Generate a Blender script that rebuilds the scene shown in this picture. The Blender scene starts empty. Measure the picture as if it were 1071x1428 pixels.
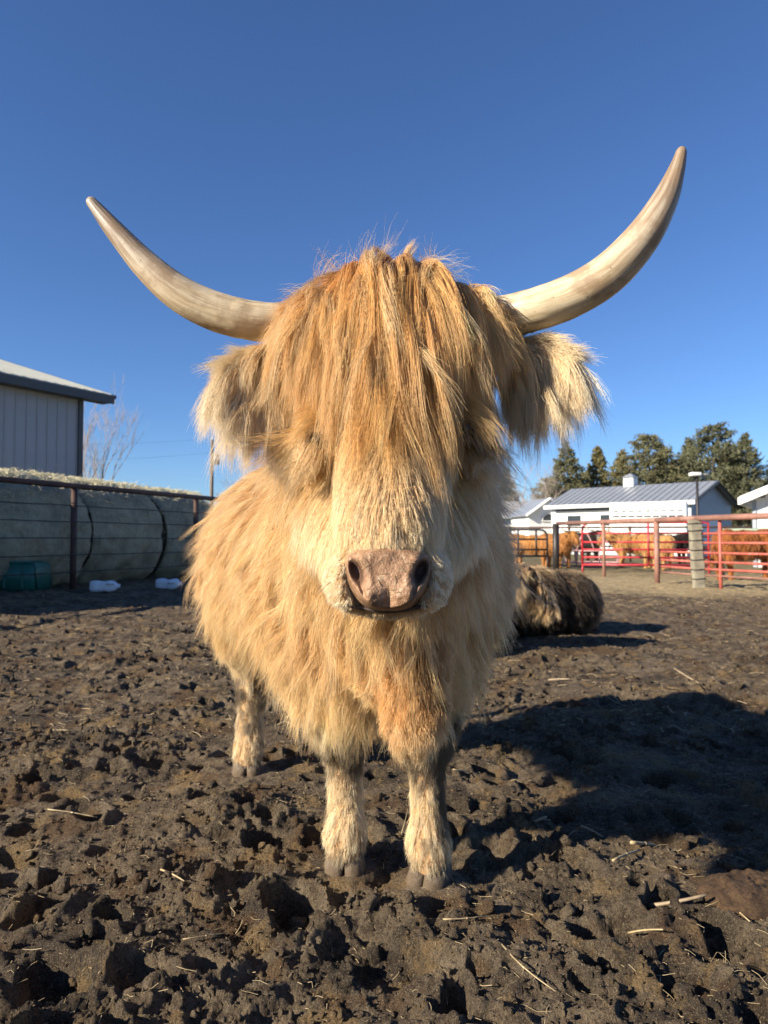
import bpy, bmesh, math, random
import numpy as np
from mathutils import Vector, Matrix
from mathutils.bvhtree import BVHTree

rng = np.random.default_rng(7)
random.seed(7)
scene = bpy.context.scene
COL = scene.collection
R = math.radians

# ------------------------------------------------------------------ camera
CAM_H = 0.95
PITCH = R(2.2)
FPX = 990.5                      # focal length in photograph pixels (1071 x 1428)
cam_data = bpy.data.cameras.new('camera')
cam = bpy.data.objects.new('camera', cam_data)
COL.objects.link(cam)
cam.location = (0, 0, CAM_H)
cam.rotation_euler = (R(90) + PITCH, 0, 0)
cam_data.sensor_fit = 'VERTICAL'
cam_data.sensor_height = 34.6
cam_data.sensor_width = 25.95
cam_data.lens = 24.0
cam_data.clip_start = 0.05
cam_data.clip_end = 3000
cam_data.dof.use_dof = True
cam_data.dof.focus_distance = 1.35
cam_data.dof.aperture_fstop = 7.0
scene.camera = cam

# ------------------------------------------------------------------ light
SUN_EL = R(25.0)
SHADOW = Vector((0.875, 0.484, 0)).normalized()      # ground direction in which shadows fall
world = bpy.data.worlds.new('World')
scene.world = world
world.use_nodes = True
wn = world.node_tree.nodes
wl = world.node_tree.links
wn.clear()
w_out = wn.new('ShaderNodeOutputWorld')
w_bg = wn.new('ShaderNodeBackground')
w_sky = wn.new('ShaderNodeTexSky')
w_sky.sky_type = 'NISHITA'
w_sky.sun_disc = False
w_sky.sun_elevation = SUN_EL
w_sky.sun_rotation = math.atan2(-SHADOW.x, -SHADOW.y)
w_sky.altitude = 300
w_sky.air_density = 1.0
w_sky.dust_density = 0.0
w_sky.ozone_density = 5.0
w_bg.inputs['Strength'].default_value = 0.053
w_tint = wn.new('ShaderNodeMix'); w_tint.data_type = 'RGBA'; w_tint.blend_type = 'MULTIPLY'
w_tint.inputs[0].default_value = 1.0
w_tint.inputs[7].default_value = (0.88, 1.03, 1.28, 1)        # clear cold winter air: a purer blue all over
wl.new(w_sky.outputs[0], w_tint.inputs[6])
wl.new(w_tint.outputs[2], w_bg.inputs['Color'])
wl.new(w_bg.outputs[0], w_out.inputs['Surface'])

sun_data = bpy.data.lights.new('sun', 'SUN')
sun = bpy.data.objects.new('sun', sun_data)
COL.objects.link(sun)
sun_data.energy = 4.8
sun_data.angle = R(0.5)
sun_data.color = (1.0, 0.90, 0.74)
sun_dir = Vector((SHADOW.x * math.cos(SUN_EL), SHADOW.y * math.cos(SUN_EL), -math.sin(SUN_EL)))
sun.rotation_euler = sun_dir.to_track_quat('-Z', 'Y').to_euler()
sun.location = (-30, -20, 30)

scene.view_settings.view_transform = 'Standard'
scene.view_settings.look = 'None'
scene.view_settings.exposure = 1.15
scene.view_settings.gamma = 1.0
scene.view_settings.use_curve_mapping = False
scene.render.engine = 'CYCLES'
scene.cycles.max_bounces = 10
scene.cycles.diffuse_bounces = 3
scene.cycles.glossy_bounces = 3
scene.cycles.transmission_bounces = 8
scene.cycles.transparent_max_bounces = 8
scene.cycles.use_adaptive_sampling = True
scene.cycles.adaptive_threshold = 0.012

# ------------------------------------------------------------------ helpers: placing
def ray(px, py):
    x = (px - 535.5) / FPX
    v = -(py - 714.0) / FPX
    c, s = math.cos(PITCH), math.sin(PITCH)
    return Vector((x, c - v * s, s + v * c))

def P(px, py, depth):
    """point at distance `depth` (world Y) seen at photo pixel px, py"""
    d = ray(px, py)
    return Vector((0, 0, CAM_H)) + d * (depth / d.y)

def G(px, py):
    """point of the z = 0 ground seen at photo pixel px, py"""
    d = ray(px, py)
    return Vector((0, 0, CAM_H)) + d * (-CAM_H / d.z)

# ------------------------------------------------------------------ helpers: noise
def _hash(ix, iy, iz, seed):
    h = (ix.astype(np.int64) * 374761393 + iy.astype(np.int64) * 668265263 + iz.astype(np.int64) * 2147483647 + seed * 1274126177) & 0xffffffff
    h = ((h ^ (h >> 13)) * 1274126177) & 0xffffffff
    h = ((h ^ (h >> 16)) * 2246822519) & 0xffffffff
    return ((h ^ (h >> 15)) & 0xffffff) / float(0xffffff)

def vnoise2(x, y, seed=0):
    """gradient noise in about -1..1"""
    ix = np.floor(x); iy = np.floor(y)
    fx = x - ix; fy = y - iy
    u = fx * fx * fx * (fx * (fx * 6 - 15) + 10)
    v = fy * fy * fy * (fy * (fy * 6 - 15) + 10)
    z = np.zeros_like(ix)
    def g(ox, oy):
        a = _hash(ix + ox, iy + oy, z, seed) * 2 * np.pi
        return np.cos(a) * (fx - ox) + np.sin(a) * (fy - oy)
    return 1.45 * ((g(0, 0) * (1 - u) + g(1, 0) * u) * (1 - v) + (g(0, 1) * (1 - u) + g(1, 1) * u) * v)

def vnoise3(p, seed=0):
    """value noise for 3-D points, -1..1"""
    i = np.floor(p); f = p - i
    w = f * f * (3 - 2 * f)
    r = 0
    for ox in (0, 1):
        for oy in (0, 1):
            for oz in (0, 1):
                k = (w[:, 0] if ox else 1 - w[:, 0]) * (w[:, 1] if oy else 1 - w[:, 1]) * (w[:, 2] if oz else 1 - w[:, 2])
                r = r + k * _hash(i[:, 0] + ox, i[:, 1] + oy, i[:, 2] + oz, seed)
    return r * 2 - 1

def worley2(x, y, seed=0):
    ix = np.floor(x); iy = np.floor(y)
    best = np.full(x.shape, 9.0); ident = np.zeros(x.shape)
    z = np.zeros_like(ix)
    for ox in (-1, 0, 1):
        for oy in (-1, 0, 1):
            cx = ix + ox; cy = iy + oy
            hx = cx + _hash(cx, cy, z, seed); hy = cy + _hash(cx, cy, z, seed + 11)
            d = (x - hx) ** 2 + (y - hy) ** 2
            m = d < best
            best = np.where(m, d, best)
            ident = np.where(m, _hash(cx, cy, z, seed + 23), ident)
    return np.sqrt(best), ident

def nrm(v):
    return v / np.maximum(np.linalg.norm(v, axis=-1, keepdims=True), 1e-9)

def sstep(a, b, x):
    t = np.clip((x - a) / (b - a), 0, 1)
    return t * t * (3 - 2 * t)

# ------------------------------------------------------------------ helpers: objects
def tag(o, label=None, cat=None, group=None, kind=None):
    if label: o['label'] = label
    if cat: o['category'] = cat
    if group: o['group'] = group
    if kind: o['kind'] = kind
    return o

def empty(name, loc=(0, 0, 0), rz=0.0):
    o = bpy.data.objects.new(name, None)
    o.empty_display_size = 0.2
    COL.objects.link(o)
    o.location = loc
    o.rotation_euler = (0, 0, rz)
    return o

def link(name, me, mat=None, parent=None, smooth=False):
    o = bpy.data.objects.new(name, me)
    COL.objects.link(o)
    if mat is not None and len(me.materials) == 0:
        me.materials.append(mat)
    if parent is not None:
        o.parent = parent
    if smooth:
        me.polygons.foreach_set('use_smooth', np.ones(len(me.polygons), dtype=bool))
    return o

def mesh_np(name, verts, faces):
    me = bpy.data.meshes.new(name)
    verts = np.asarray(verts, dtype=np.float32); faces = np.asarray(faces, dtype=np.int32)
    n, k = faces.shape
    me.vertices.add(len(verts)); me.vertices.foreach_set('co', verts.ravel())
    me.loops.add(n * k); me.loops.foreach_set('vertex_index', faces.ravel())
    me.polygons.add(n)
    me.polygons.foreach_set('loop_start', np.arange(0, n * k, k, dtype=np.int32))
    me.update(calc_edges=True)
    me.validate()
    return me

def copy_tree(o, parent=None):
    c = o.copy(); COL.objects.link(c)
    if parent is not None:
        c.parent = parent
    for ch in list(o.children):
        copy_tree(ch, c)
    return c

class MB:
    """collects simple shapes into one bmesh"""
    def __init__(self):
        self.bm = bmesh.new()
    def box(self, c, size, rot=None, bevel=0.0):
        m = Matrix.Translation(c)
        if rot is not None:
            m = m @ (Matrix.Rotation(rot, 4, 'Z') if isinstance(rot, (int, float)) else rot)
        r = bmesh.ops.create_cube(self.bm, size=1.0, matrix=m @ Matrix.Diagonal((*size, 1)))
        if bevel > 0:
            es = list({e for v in r['verts'] for e in v.link_edges})
            bmesh.ops.bevel(self.bm, geom=es, offset=bevel, segments=2, affect='EDGES', profile=0.5)
        return self
    def tube(self, pts, rad, sides=8, caps=True):
        pts = [Vector(p) for p in pts]
        n = len(pts)
        rads = rad if hasattr(rad, '__len__') else [rad] * n
        rings = []
        up = None
        for i, p in enumerate(pts):
            t = (pts[min(i + 1, n - 1)] - pts[max(i - 1, 0)]).normalized()
            if up is None:
                up = Vector((0, 0, 1)) if abs(t.z) < 0.9 else Vector((1, 0, 0))
            a = t.cross(up)
            if a.length < 1e-5:
                a = t.orthogonal()
            a.normalize(); b = a.cross(t).normalized(); up = b
            rings.append([self.bm.verts.new(p + (a * math.cos(q) + b * math.sin(q)) * rads[i]) for q in [2 * math.pi * k / sides for k in range(sides)]])
        for i in range(n - 1):
            for k in range(sides):
                self.bm.faces.new((rings[i][k], rings[i][(k + 1) % sides], rings[i + 1][(k + 1) % sides], rings[i + 1][k]))
        if caps:
            self.bm.faces.new(rings[0][::-1]); self.bm.faces.new(rings[-1])
        return self
    def poly(self, pts, thick=None):
        """extruded polygon: pts a planar loop, thick a vector"""
        a = [self.bm.verts.new(p) for p in pts]
        f = self.bm.faces.new(a)
        if thick is not None:
            r = bmesh.ops.extrude_face_region(self.bm, geom=[f])
            for v in [g for g in r['geom'] if isinstance(g, bmesh.types.BMVert)]:
                v.co += Vector(thick)
        return self
    def ellipsoid(self, c, r, rot=None, sub=3):
        m = Matrix.Translation(c)
        if rot is not None:
            m = m @ rot
        bmesh.ops.create_icosphere(self.bm, subdivisions=sub, radius=1.0, matrix=m @ Matrix.Diagonal((*r, 1)))
        return self
    def mesh(self, name):
        bmesh.ops.recalc_face_normals(self.bm, faces=self.bm.faces)
        me = bpy.data.meshes.new(name)
        self.bm.to_mesh(me); self.bm.free()
        return me
    def build(self, name, mat, parent=None, smooth=False):
        return link(name, self.mesh(name), mat, parent, smooth)

# ------------------------------------------------------------------ helpers: materials
class NT:
    def __init__(self, name):
        self.m = bpy.data.materials.new(name)
        self.m.use_nodes = True
        self.t = self.m.node_tree
        self.t.nodes.clear()
        self.out = self.t.nodes.new('ShaderNodeOutputMaterial')
    def n(self, kind, **kw):
        nd = self.t.nodes.new(kind)
        for k, v in kw.items():
            setattr(nd, k, v)
        return nd
    def l(self, a, b):
        self.t.links.new(a, b)
    def noise(self, vec, scale, detail=6, rough=0.6, dist=0.0):
        nd = self.n('ShaderNodeTexNoise')
        nd.inputs['Scale'].default_value = scale
        nd.inputs['Detail'].default_value = detail
        nd.inputs['Roughness'].default_value = rough
        nd.inputs['Distortion'].default_value = dist
        if vec is not None: self.l(vec, nd.inputs['Vector'])
        return nd.outputs['Fac']
    def ramp(self, fac, stops):
        nd = self.n('ShaderNodeValToRGB')
        cr = nd.color_ramp
        while len(cr.elements) < len(stops): cr.elements.new(0.5)
        for e, (p, c) in zip(cr.elements, stops):
            e.position = p; e.color = (*c, 1) if len(c) == 3 else c
        self.l(fac, nd.inputs['Fac'])
        return nd.outputs['Color']
    def mix(self, fac, a, b, mode='MIX'):
        nd = self.n('ShaderNodeMix', data_type='RGBA', blend_type=mode)
        for val, s in ((fac, nd.inputs[0]), (a, nd.inputs[6]), (b, nd.inputs[7])):
            if hasattr(val, 'node'): self.l(val, s)
            elif isinstance(val, (int, float)): s.default_value = val
            else: s.default_value = (*val, 1)
        return nd.outputs[2]
    def math(self, op, a, b=0.0, clamp=False):
        nd = self.n('ShaderNodeMath', operation=op)
        nd.use_clamp = clamp
        for val, s in ((a, nd.inputs[0]), (b, nd.inputs[1])):
            if hasattr(val, 'node'): self.l(val, s)
            else: s.default_value = val
        return nd.outputs[0]
    def coord(self, which='Object', scale=None):
        c = self.n('ShaderNodeTexCoord').outputs[which]
        if scale is None: return c
        mp = self.n('ShaderNodeMapping')
        mp.inputs['Scale'].default_value = scale
        self.l(c, mp.inputs['Vector'])
        return mp.outputs[0]
    def attr(self, name, out='Color'):
        a = self.n('ShaderNodeAttribute'); a.attribute_name = name
        return a.outputs[out]
    def bump(self, h, strength=0.5, dist=0.01):
        b = self.n('ShaderNodeBump')
        b.inputs['Strength'].default_value = strength
        b.inputs['Distance'].default_value = dist
        self.l(h, b.inputs['Height'])
        return b.outputs['Normal']
    def principled(self, color, rough=0.7, normal=None, metal=0.0, spec=0.5, **kw):
        p = self.n('ShaderNodeBsdfPrincipled')
        for val, nm in ((color, 'Base Color'), (rough, 'Roughness'), (metal, 'Metallic'), (spec, 'Specular IOR Level')):
            s = p.inputs[nm]
            if hasattr(val, 'node'): self.l(val, s)
            elif isinstance(val, (int, float)): s.default_value = val
            else: s.default_value = (*val, 1)
        if normal is not None: self.l(normal, p.inputs['Normal'])
        for k, v in kw.items():
            p.inputs[k].default_value = v
        self.l(p.outputs[0], self.out.inputs['Surface'])
        return self.m

def simple_mat(name, color, rough=0.6, metal=0.0, var=0.25, scale=6.0, bump=0.2, wear=None):
    """paint / metal / wood with blotchy variation and a little relief"""
    t = NT(name)
    c = t.coord('Object')
    n1 = t.noise(c, scale, 7, 0.65)
    dark = tuple(v * (1 - var) for v in color); lite = tuple(min(1, v * (1 + var)) for v in color)
    colr = t.ramp(n1, [(0.3, dark), (0.7, lite)])
    if wear is not None:
        n2 = t.noise(c, scale * 4.3, 8, 0.7)
        colr = t.mix(t.ramp(n2, [(0.55, (0, 0, 0)), (0.68, (1, 1, 1))]), colr, wear)
    nrm = t.bump(t.noise(c, scale * 12, 5, 0.6), bump, 0.004)
    return t.principled(colr, rough, nrm, metal)
# ================================================================== GROUND
HOOVES = []        # (x, y, radius) spots the animal stands on; the mud is pressed to z = 0 there
hoof_fr = G(481, 1212); hoof_fl = G(598, 1228); hoof_hr = G(345, 1080)
hoof_hl = Vector((-0.20, 3.02, 0))
for h in (hoof_fr, hoof_fl, hoof_hr, hoof_hl):
    HOOVES.append((h.x, h.y, 0.10))

_pit = np.random.default_rng(21)
PITS = []
for _ in range(1500):
    y = 0.9 + 10 * _pit.random() ** 1.5
    x = (_pit.random() - 0.5) * (3.5 + 1.8 * y)
    PITS.append((x, y, 0.035 + 0.045 * _pit.random(), 0.03 + 0.055 * _pit.random(), _pit.random() * math.pi, 0.6 + 0.4 * _pit.random()))
for px, py, r, d in ((375, 1185, .085, .085), (510, 1300, .11, .05), (230, 965, .09, .06), (120, 1040, .07, .05), (350, 1130, .06, .05), (80, 1385, .09, .08), (545, 1340, .10, .06), (690, 1180, .07, .05), (870, 1290, .08, .07)):
    g = G(px, py); PITS.append((g.x, g.y, r, d, 0.4, 0.8))

def ground_height(x, y):
    x = np.asarray(x, dtype=np.float64); y = np.asarray(y, dtype=np.float64)
    dist = np.hypot(x, y)
    wx = x + 0.06 * vnoise2(x * 4, y * 4, 3) + 0.020 * vnoise2(x * 15, y * 15, 5) + 0.007 * vnoise2(x * 45, y * 45, 15)
    wy = y + 0.06 * vnoise2(x * 4, y * 4, 4) + 0.020 * vnoise2(x * 15, y * 15, 6) + 0.007 * vnoise2(x * 45, y * 45, 16)
    h = 0.030 * vnoise2(x * 0.9, y * 0.9, 1) + 0.032 * vnoise2(wx * 2.7, wy * 2.7, 2)
    rough = 0.40 + 0.60 * sstep(-0.5, 0.6, vnoise2(x * 1.3, y * 1.3, 9))
    near = sstep(26, 6, dist)
    c = 0.020 * vnoise2(wx * 6, wy * 6, 7) + 0.016 * vnoise2(wx * 12, wy * 12, 8) + 0.014 * (0.4 - np.abs(vnoise2(wx * 9, wy * 9, 17)))
    w1, i1 = worley2(wx * 12, wy * 12, 31)
    c = c + 0.016 * sstep(0.55, 1.0, i1) * (1 - np.clip(w1 / 0.55, 0, 1) ** 2)
    patch = sstep(-0.25, 0.45, vnoise2(x * 3.1, y * 3.1, 19))
    w2, i2 = worley2(wx * 27 + 3, wy * 27, 37)
    c = c + 0.013 * patch * i2 * (1 - np.clip(w2 / 0.6, 0, 1) ** 2)
    w3, i3 = worley2(wx * 62 + 3, wy * 62, 41)
    c = c + 0.0075 * near * (0.35 + 0.65 * patch) * i3 * (1 - np.clip(w3 / 0.6, 0, 1) ** 2)
    c = c + near * (0.011 * vnoise2(wx * 26, wy * 26, 43) + 0.0075 * vnoise2(wx * 60, wy * 60, 45) + 0.006 * vnoise2(x * 125, y * 125, 47) + 0.004 * sstep(6, 3, dist) * vnoise2(x * 210, y * 210, 49))
    h = h + c * rough
    # hoof prints
    order = (x > -16) & (x < 16) & (y < 12) & (y > 0.3)
    idx = np.nonzero(order)
    xs, ys = x[idx], y[idx]
    add = np.zeros(xs.shape)
    if xs.size:
        srt = np.argsort(ys); ysr = ys[srt]
        for px, py, r, d, a, e in PITS:
            lo = np.searchsorted(ysr, py - 2.2 * r); hi = np.searchsorted(ysr, py + 2.2 * r)
            if hi <= lo: continue
            k = srt[lo:hi]
            dx = xs[k] - px; near_x = np.abs(dx) < 2.2 * r
            k = k[near_x]; dx = dx[near_x]; dy = ys[k] - py
            u = (dx * math.cos(a) + dy * math.sin(a)) / r; v = (-dx * math.sin(a) + dy * math.cos(a)) / (r * e)
            q = np.sqrt(u * u + v * v)
            d = d * 0.75; add[k] += -d * sstep(1.05, 0.55, q) + 0.25 * d * np.exp(-((q - 1.25) / 0.28) ** 2)
        h[idx] += add
    # dry flat strip and pasture beyond the fence
    h = h * (0.45 + 0.55 * sstep(24, 12, dist))
    h = h * (0.25 + 0.75 * sstep(60, 25, dist))
    for hx, hy, r in HOOVES:
        k = sstep(r * 1.35, r * 0.6, np.hypot(x - hx, y - hy))
        h = h * (1 - k) + 0.014 * k
    # mud and old hay built up along the left fence
    fx, fy = 0.357, 0.934
    q = (x + 5.67) * fy - (y - 10.5) * fx
    h = h + 0.14 * np.exp(-np.where(q > 0, q / 1.1, q / 4.0) ** 2) * sstep(5, 8, y) * sstep(30, 20, y)
    return h

def build_ground():
    nf, nb = 840, 44
    ang = np.concatenate([np.linspace(R(-43), R(43), nf), np.linspace(R(43), R(317), nb + 2)[1:-1]])
    rad = np.concatenate([np.geomspace(0.01, 2.2, 30)[:-1], np.geomspace(2.2, 9.0, 520)[:-1], np.geomspace(9.0, 45, 250)[:-1], np.geomspace(45, 1600, 26)])
    A, RR = np.meshgrid(ang, rad)
    X = np.sin(A) * RR; Y = -1.5 + np.cos(A) * RR
    rs = np.random.default_rng(3)
    Z = ground_height(X, Y)
    na = len(ang); nr = len(rad)
    verts = np.stack([X, Y, Z], -1).reshape(-1, 3)
    i = np.arange(nr - 1)[:, None]; j = np.arange(na)[None, :]
    a = i * na + j; b = i * na + (j + 1) % na
    faces = np.stack([a, a + na, b + na, b], -1).reshape(-1, 4)
    me = mesh_np('ground', verts, faces)
    # close the small centre
    t = NT('mud')
    pos = t.n('ShaderNodeNewGeometry').outputs['Position']
    n_big = t.noise(pos, 1.3, 5, 0.6)
    n_mid = t.noise(pos, 7.0, 8, 0.7)
    n_fine = t.noise(pos, 55.0, 8, 0.75)
    n_mic = t.noise(pos, 260.0, 4, 0.7)
    n_pat = t.noise(pos, 2.2, 7, 0.7)
    n_crumb = t.noise(pos, 130.0, 6, 0.7)
    col = t.ramp(n_mid, [(0.36, (0.050, 0.034, 0.021)), (0.46, (0.105, 0.073, 0.046)), (0.54, (0.175, 0.127, 0.081)), (0.64, (0.29, 0.22, 0.145))])
    col = t.mix(t.ramp(n_fine, [(0.43, (0, 0, 0)), (0.60, (1, 1, 1))]), col, t.mix(0.55, col, (0.34, 0.265, 0.175)))
    # damp dark patches
    col = t.mix(t.ramp(n_pat, [(0.50, (0, 0, 0)), (0.58, (0.7, 0.7, 0.7))]), col, (0.040, 0.029, 0.021))
    # brown manure patches
    col = t.mix(t.ramp(t.noise(pos, 3.1, 6, 0.65), [(0.53, (0, 0, 0)), (0.60, (0.75, 0.75, 0.75))]), col, (0.120, 0.064, 0.028))
    # ochre rotten straw patches
    col = t.mix(t.ramp(t.noise(pos, 4.7, 8, 0.7), [(0.54, (0, 0, 0)), (0.62, (0.8, 0.8, 0.8))]), col, (0.30, 0.195, 0.085))
    # dark crumbs and pale chaff specks
    col = t.mix(t.ramp(n_crumb, [(0.36, (0.75, 0.75, 0.75)), (0.47, (0, 0, 0))]), col, (0.036, 0.025, 0.017))
    col = t.mix(t.ramp(n_mic, [(0.56, (0, 0, 0)), (0.64, (0.8, 0.8, 0.8))]), col, (0.42, 0.33, 0.20))
    # distance zones: trodden dry straw in front of the fence, winter pasture beyond
    sep = t.n('ShaderNodeSeparateXYZ'); t.l(pos, sep.inputs[0])
    wob = t.math('MULTIPLY', t.math('SUBTRACT', t.noise(pos, 0.5, 6, 0.65), 0.5), 7.0)
    # depth measured across the fence line that runs away to the left
    dline = t.math('ADD', t.math('ADD', t.math('MULTIPLY', sep.outputs['X'], 0.35), sep.outputs['Y']), wob)
    straw = t.ramp(t.math('DIVIDE', dline, 60.0), [(0.215, (0, 0, 0)), (0.25, (0.75, 0.75, 0.75)), (0.30, (0.85, 0.85, 0.85)), (0.42, (0.5, 0.5, 0.5)), (0.7, (0.45, 0.45, 0.45))])
    leftm = t.ramp(t.math('DIVIDE', t.math('ADD', sep.outputs['X'], 2.0), 4.0), [(0.2, (0.15, 0.15, 0.15)), (0.7, (1, 1, 1))])
    straw = t.mix(1.0, straw, leftm, 'MULTIPLY')
    scol = t.ramp(t.noise(pos, 9.0, 8, 0.75), [(0.3, (0.24, 0.175, 0.09)), (0.5, (0.50, 0.385, 0.21)), (0.72, (0.66, 0.54, 0.33))])
    col = t.mix(straw, col, scol)
    grass = t.ramp(t.math('DIVIDE', dline, 60.0), [(0.30, (0, 0, 0)), (0.42, (0.55, 0.55, 0.55)), (1.0, (0.9, 0.9, 0.9))])
    gcol = t.ramp(t.noise(pos, 1.7, 8, 0.7), [(0.35, (0.055, 0.060, 0.022)), (0.6, (0.12, 0.105, 0.045))])
    col = t.mix(grass, col, gcol)
    rough = t.math('ADD', t.math('MULTIPLY', n_big, -0.25), 1.0)
    hgt = t.math('ADD', t.math('ADD', t.math('MULTIPLY', n_fine, 0.8), t.math('MULTIPLY', n_crumb, 0.7)), t.math('MULTIPLY', n_mic, 0.25))
    nrm = t.bump(hgt, 1.0, 0.042)
    t.principled(col, rough, nrm, 0.0, 0.25)
    g = link('ground', me, t.m, None, True)
    tag(g, 'churned dark brown mud of the cattle yard with hoof prints and straw', 'ground', None, 'structure')
    return g, t.m

ground, M_MUD = build_ground()

# clods and crumbs of mud lying on the yard
def ico(sub):
    bm = bmesh.new(); bmesh.ops.create_icosphere(bm, subdivisions=sub, radius=1.0)
    v = np.array([q.co[:] for q in bm.verts]); f = np.array([[q.index for q in p.verts] for p in bm.faces]); bm.free()
    return v, f

def scatter_clods():
    rs = np.random.default_rng(5)
    V, F, off = [], [], 0
    for sub, n, s0, s1, y0, y1 in ((2, 900, .008, .024, 0.9, 3.6), (1, 19000, .0022, .0085, 0.9, 4.4), (1, 6500, .006, .024, 3.2, 11.0)):
        v0, f0 = ico(sub)
        y = y0 + (y1 - y0) * rs.random(n) ** 1.3
        x = (rs.random(n) - 0.5) * (0.9 + 1.22 * y)
        keep = vnoise2(x * 2.2, y * 2.2, 77) + 0.35 * rs.standard_normal(n) > -0.12
        for hx, hy, r in HOOVES:
            keep &= np.hypot(x - hx, y - hy) > r * 1.15
        x, y = x[keep], y[keep]; n = len(x)
        s = s0 + (s1 - s0) * rs.random(n) ** 2.6
        z = ground_height(x, y) + s * 0.25
        nv = len(v0)
        rad = 1 + 0.28 * rs.standard_normal((n, nv)).clip(-1.6, 1.6) * (0.8 if sub == 2 else 1.0)
        q = rs.standard_normal((n, 4)); q /= np.linalg.norm(q, axis=1)[:, None]
        a, b, c, d = q.T
        M = np.stack([1 - 2 * (c * c + d * d), 2 * (b * c - a * d), 2 * (b * d + a * c), 2 * (b * c + a * d), 1 - 2 * (b * b + d * d), 2 * (c * d - a * b), 2 * (b * d - a * c), 2 * (c * d + a * b), 1 - 2 * (b * b + c * c)], -1).reshape(n, 3, 3)
        sc = s[:, None] * (0.65 + 0.7 * rs.random((n, 3)))
        vv = (v0[None] * rad[..., None]) * sc[:, None, :]
        vv = np.einsum('nij,nvj->nvi', M, vv) + np.stack([x, y, z], -1)[:, None, :]
        V.append(vv.reshape(-1, 3))
        F.append((f0[None] + (np.arange(n) * nv)[:, None, None]).reshape(-1, 3) + off)
        off += n * nv
    me = mesh_np('mud_clods', np.concatenate(V), np.concatenate(F))
    o = link('mud_clods', me, M_MUD, None, False)
    tag(o, 'crumbled clods of mud strewn over the churned yard', 'mud', None, 'stuff')
scatter_clods()

def straw_mat(name, c1, c2):
    t = NT(name)
    n = t.noise(t.n('ShaderNodeNewGeometry').outputs['Position'], 35, 4, 0.6)
    col = t.ramp(n, [(0.3, c1), (0.7, c2)])
    return t.principled(col, 0.55, t.bump(t.noise(t.coord('Object'), 300, 3), 0.3, 0.001))
M_STRAW = straw_mat('straw', (0.25, 0.18, 0.09), (0.50, 0.39, 0.22))
M_HUSK = straw_mat('husk', (0.19, 0.135, 0.08), (0.34, 0.26, 0.165))

def scatter_straw():
    rs = np.random.default_rng(15)
    V, F, off = [], [], 0
    for n, y0, y1, l0, l1, w in ((4600, 0.9, 4.0, .008, .055, .0007), (3400, 3.5, 11.0, .02, .12, .0016), (1500, 10.0, 22.0, .05, .20, .0035)):
        y = y0 + (y1 - y0) * rs.random(n) ** 1.2
        x = (rs.random(n) - 0.5) * (0.9 + 1.22 * y)
        if y0 >= 10: x = np.where(rs.random(n) > 0.15, np.abs(x), x)
        L = l0 + (l1 - l0) * rs.random(n) ** 3
        ang = rs.random(n) * 2 * np.pi; tilt = (rs.random(n) - 0.4) * 0.5
        d = np.stack([np.cos(ang) * np.cos(tilt), np.sin(ang) * np.cos(tilt), np.sin(tilt)], -1)
        c = np.stack([x, y, ground_height(x, y) + 0.003 + np.abs(np.sin(tilt)) * L * 0.35], -1)
        side = np.cross(d, np.array([0, 0, 1.0])); side /= np.linalg.norm(side, axis=1)[:, None]
        up = np.cross(side, d)
        ww = w * (0.6 + 1.2 * rs.random(n))[:, None]
        bend = up * (L * 0.12 * rs.standard_normal(n))[:, None] + side * (L * 0.1 * rs.standard_normal(n))[:, None]
        rings = []
        for tt in (-0.5, 0.0, 0.5):
            base = c + d * (L * tt)[:, None] + bend * (1 - 4 * tt * tt)
            for a in (0.3, 2.4, 4.5):
                rings.append(base + side * ww * math.cos(a) + up * ww * math.sin(a))
        vv = np.stack(rings, 1)
        f = []
        for r in (0, 3):
            for k in range(3):
                f.append((r + k, r + (k + 1) % 3, r + 3 + (k + 1) % 3, r + 3 + k))
        V.append(vv.reshape(-1, 3)); F.append((np.array(f)[None] + (np.arange(n) * 9)[:, None, None]).reshape(-1, 4) + off); off += n * 9
    o = link('straw_litter', mesh_np('straw_litter', np.concatenate(V), np.concatenate(F)), M_STRAW)
    tag(o, 'short bits of pale straw littering the mud', 'straw', None, 'stuff')
scatter_straw()
# ================================================================== STRUCTURES AND BACKGROUND
M_RUST = simple_mat('dark_pipe', (0.060, 0.032, 0.024), 0.65, 0.0, 0.4, 5.0, 0.2, (0.13, 0.06, 0.035))
M_ROD = simple_mat('steel_rod', (0.024, 0.020, 0.020), 0.5, 0.3, 0.3, 5.0)
M_BROWNPIPE = simple_mat('brown_pipe', (0.26, 0.13, 0.095), 0.6, 0.0, 0.35, 4.0, 0.2, (0.33, 0.20, 0.15))
M_ORANGE = simple_mat('faded_red_pipe', (0.44, 0.105, 0.075), 0.55, 0.0, 0.35, 3.0, 0.2, (0.44, 0.25, 0.19))
M_RED = simple_mat('red_paint', (0.42, 0.022, 0.035), 0.40, 0.0, 0.25, 3.0, 0.1, (0.40, 0.12, 0.11))
M_BLACKPIPE = simple_mat('black_pipe', (0.022, 0.018, 0.018), 0.5, 0.0, 0.3, 4.0)
M_WOOD = simple_mat('weathered_wood', (0.25, 0.225, 0.165), 0.85, 0.0, 0.35, 7.0, 0.7, (0.16, 0.15, 0.11))
M_WHITE = simple_mat('white_paint', (0.74, 0.74, 0.72), 0.5, 0.0, 0.06, 2.0, 0.1)
M_SHADEWALL_TRIM = simple_mat('shaded_wall_and_trim', (0.30, 0.33, 0.37), 0.5, 0.0, 0.06, 1.5, 0.05)  # puts the stable gable's shade into its colour; plain trim on the shed
M_BARNWALL = simple_mat('barn_siding', (0.26, 0.29, 0.32), 0.45, 0.0, 0.06, 1.0, 0.05)
M_DARKTRIM = simple_mat('dark_trim', (0.040, 0.048, 0.055), 0.5, 0.0, 0.15)
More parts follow.
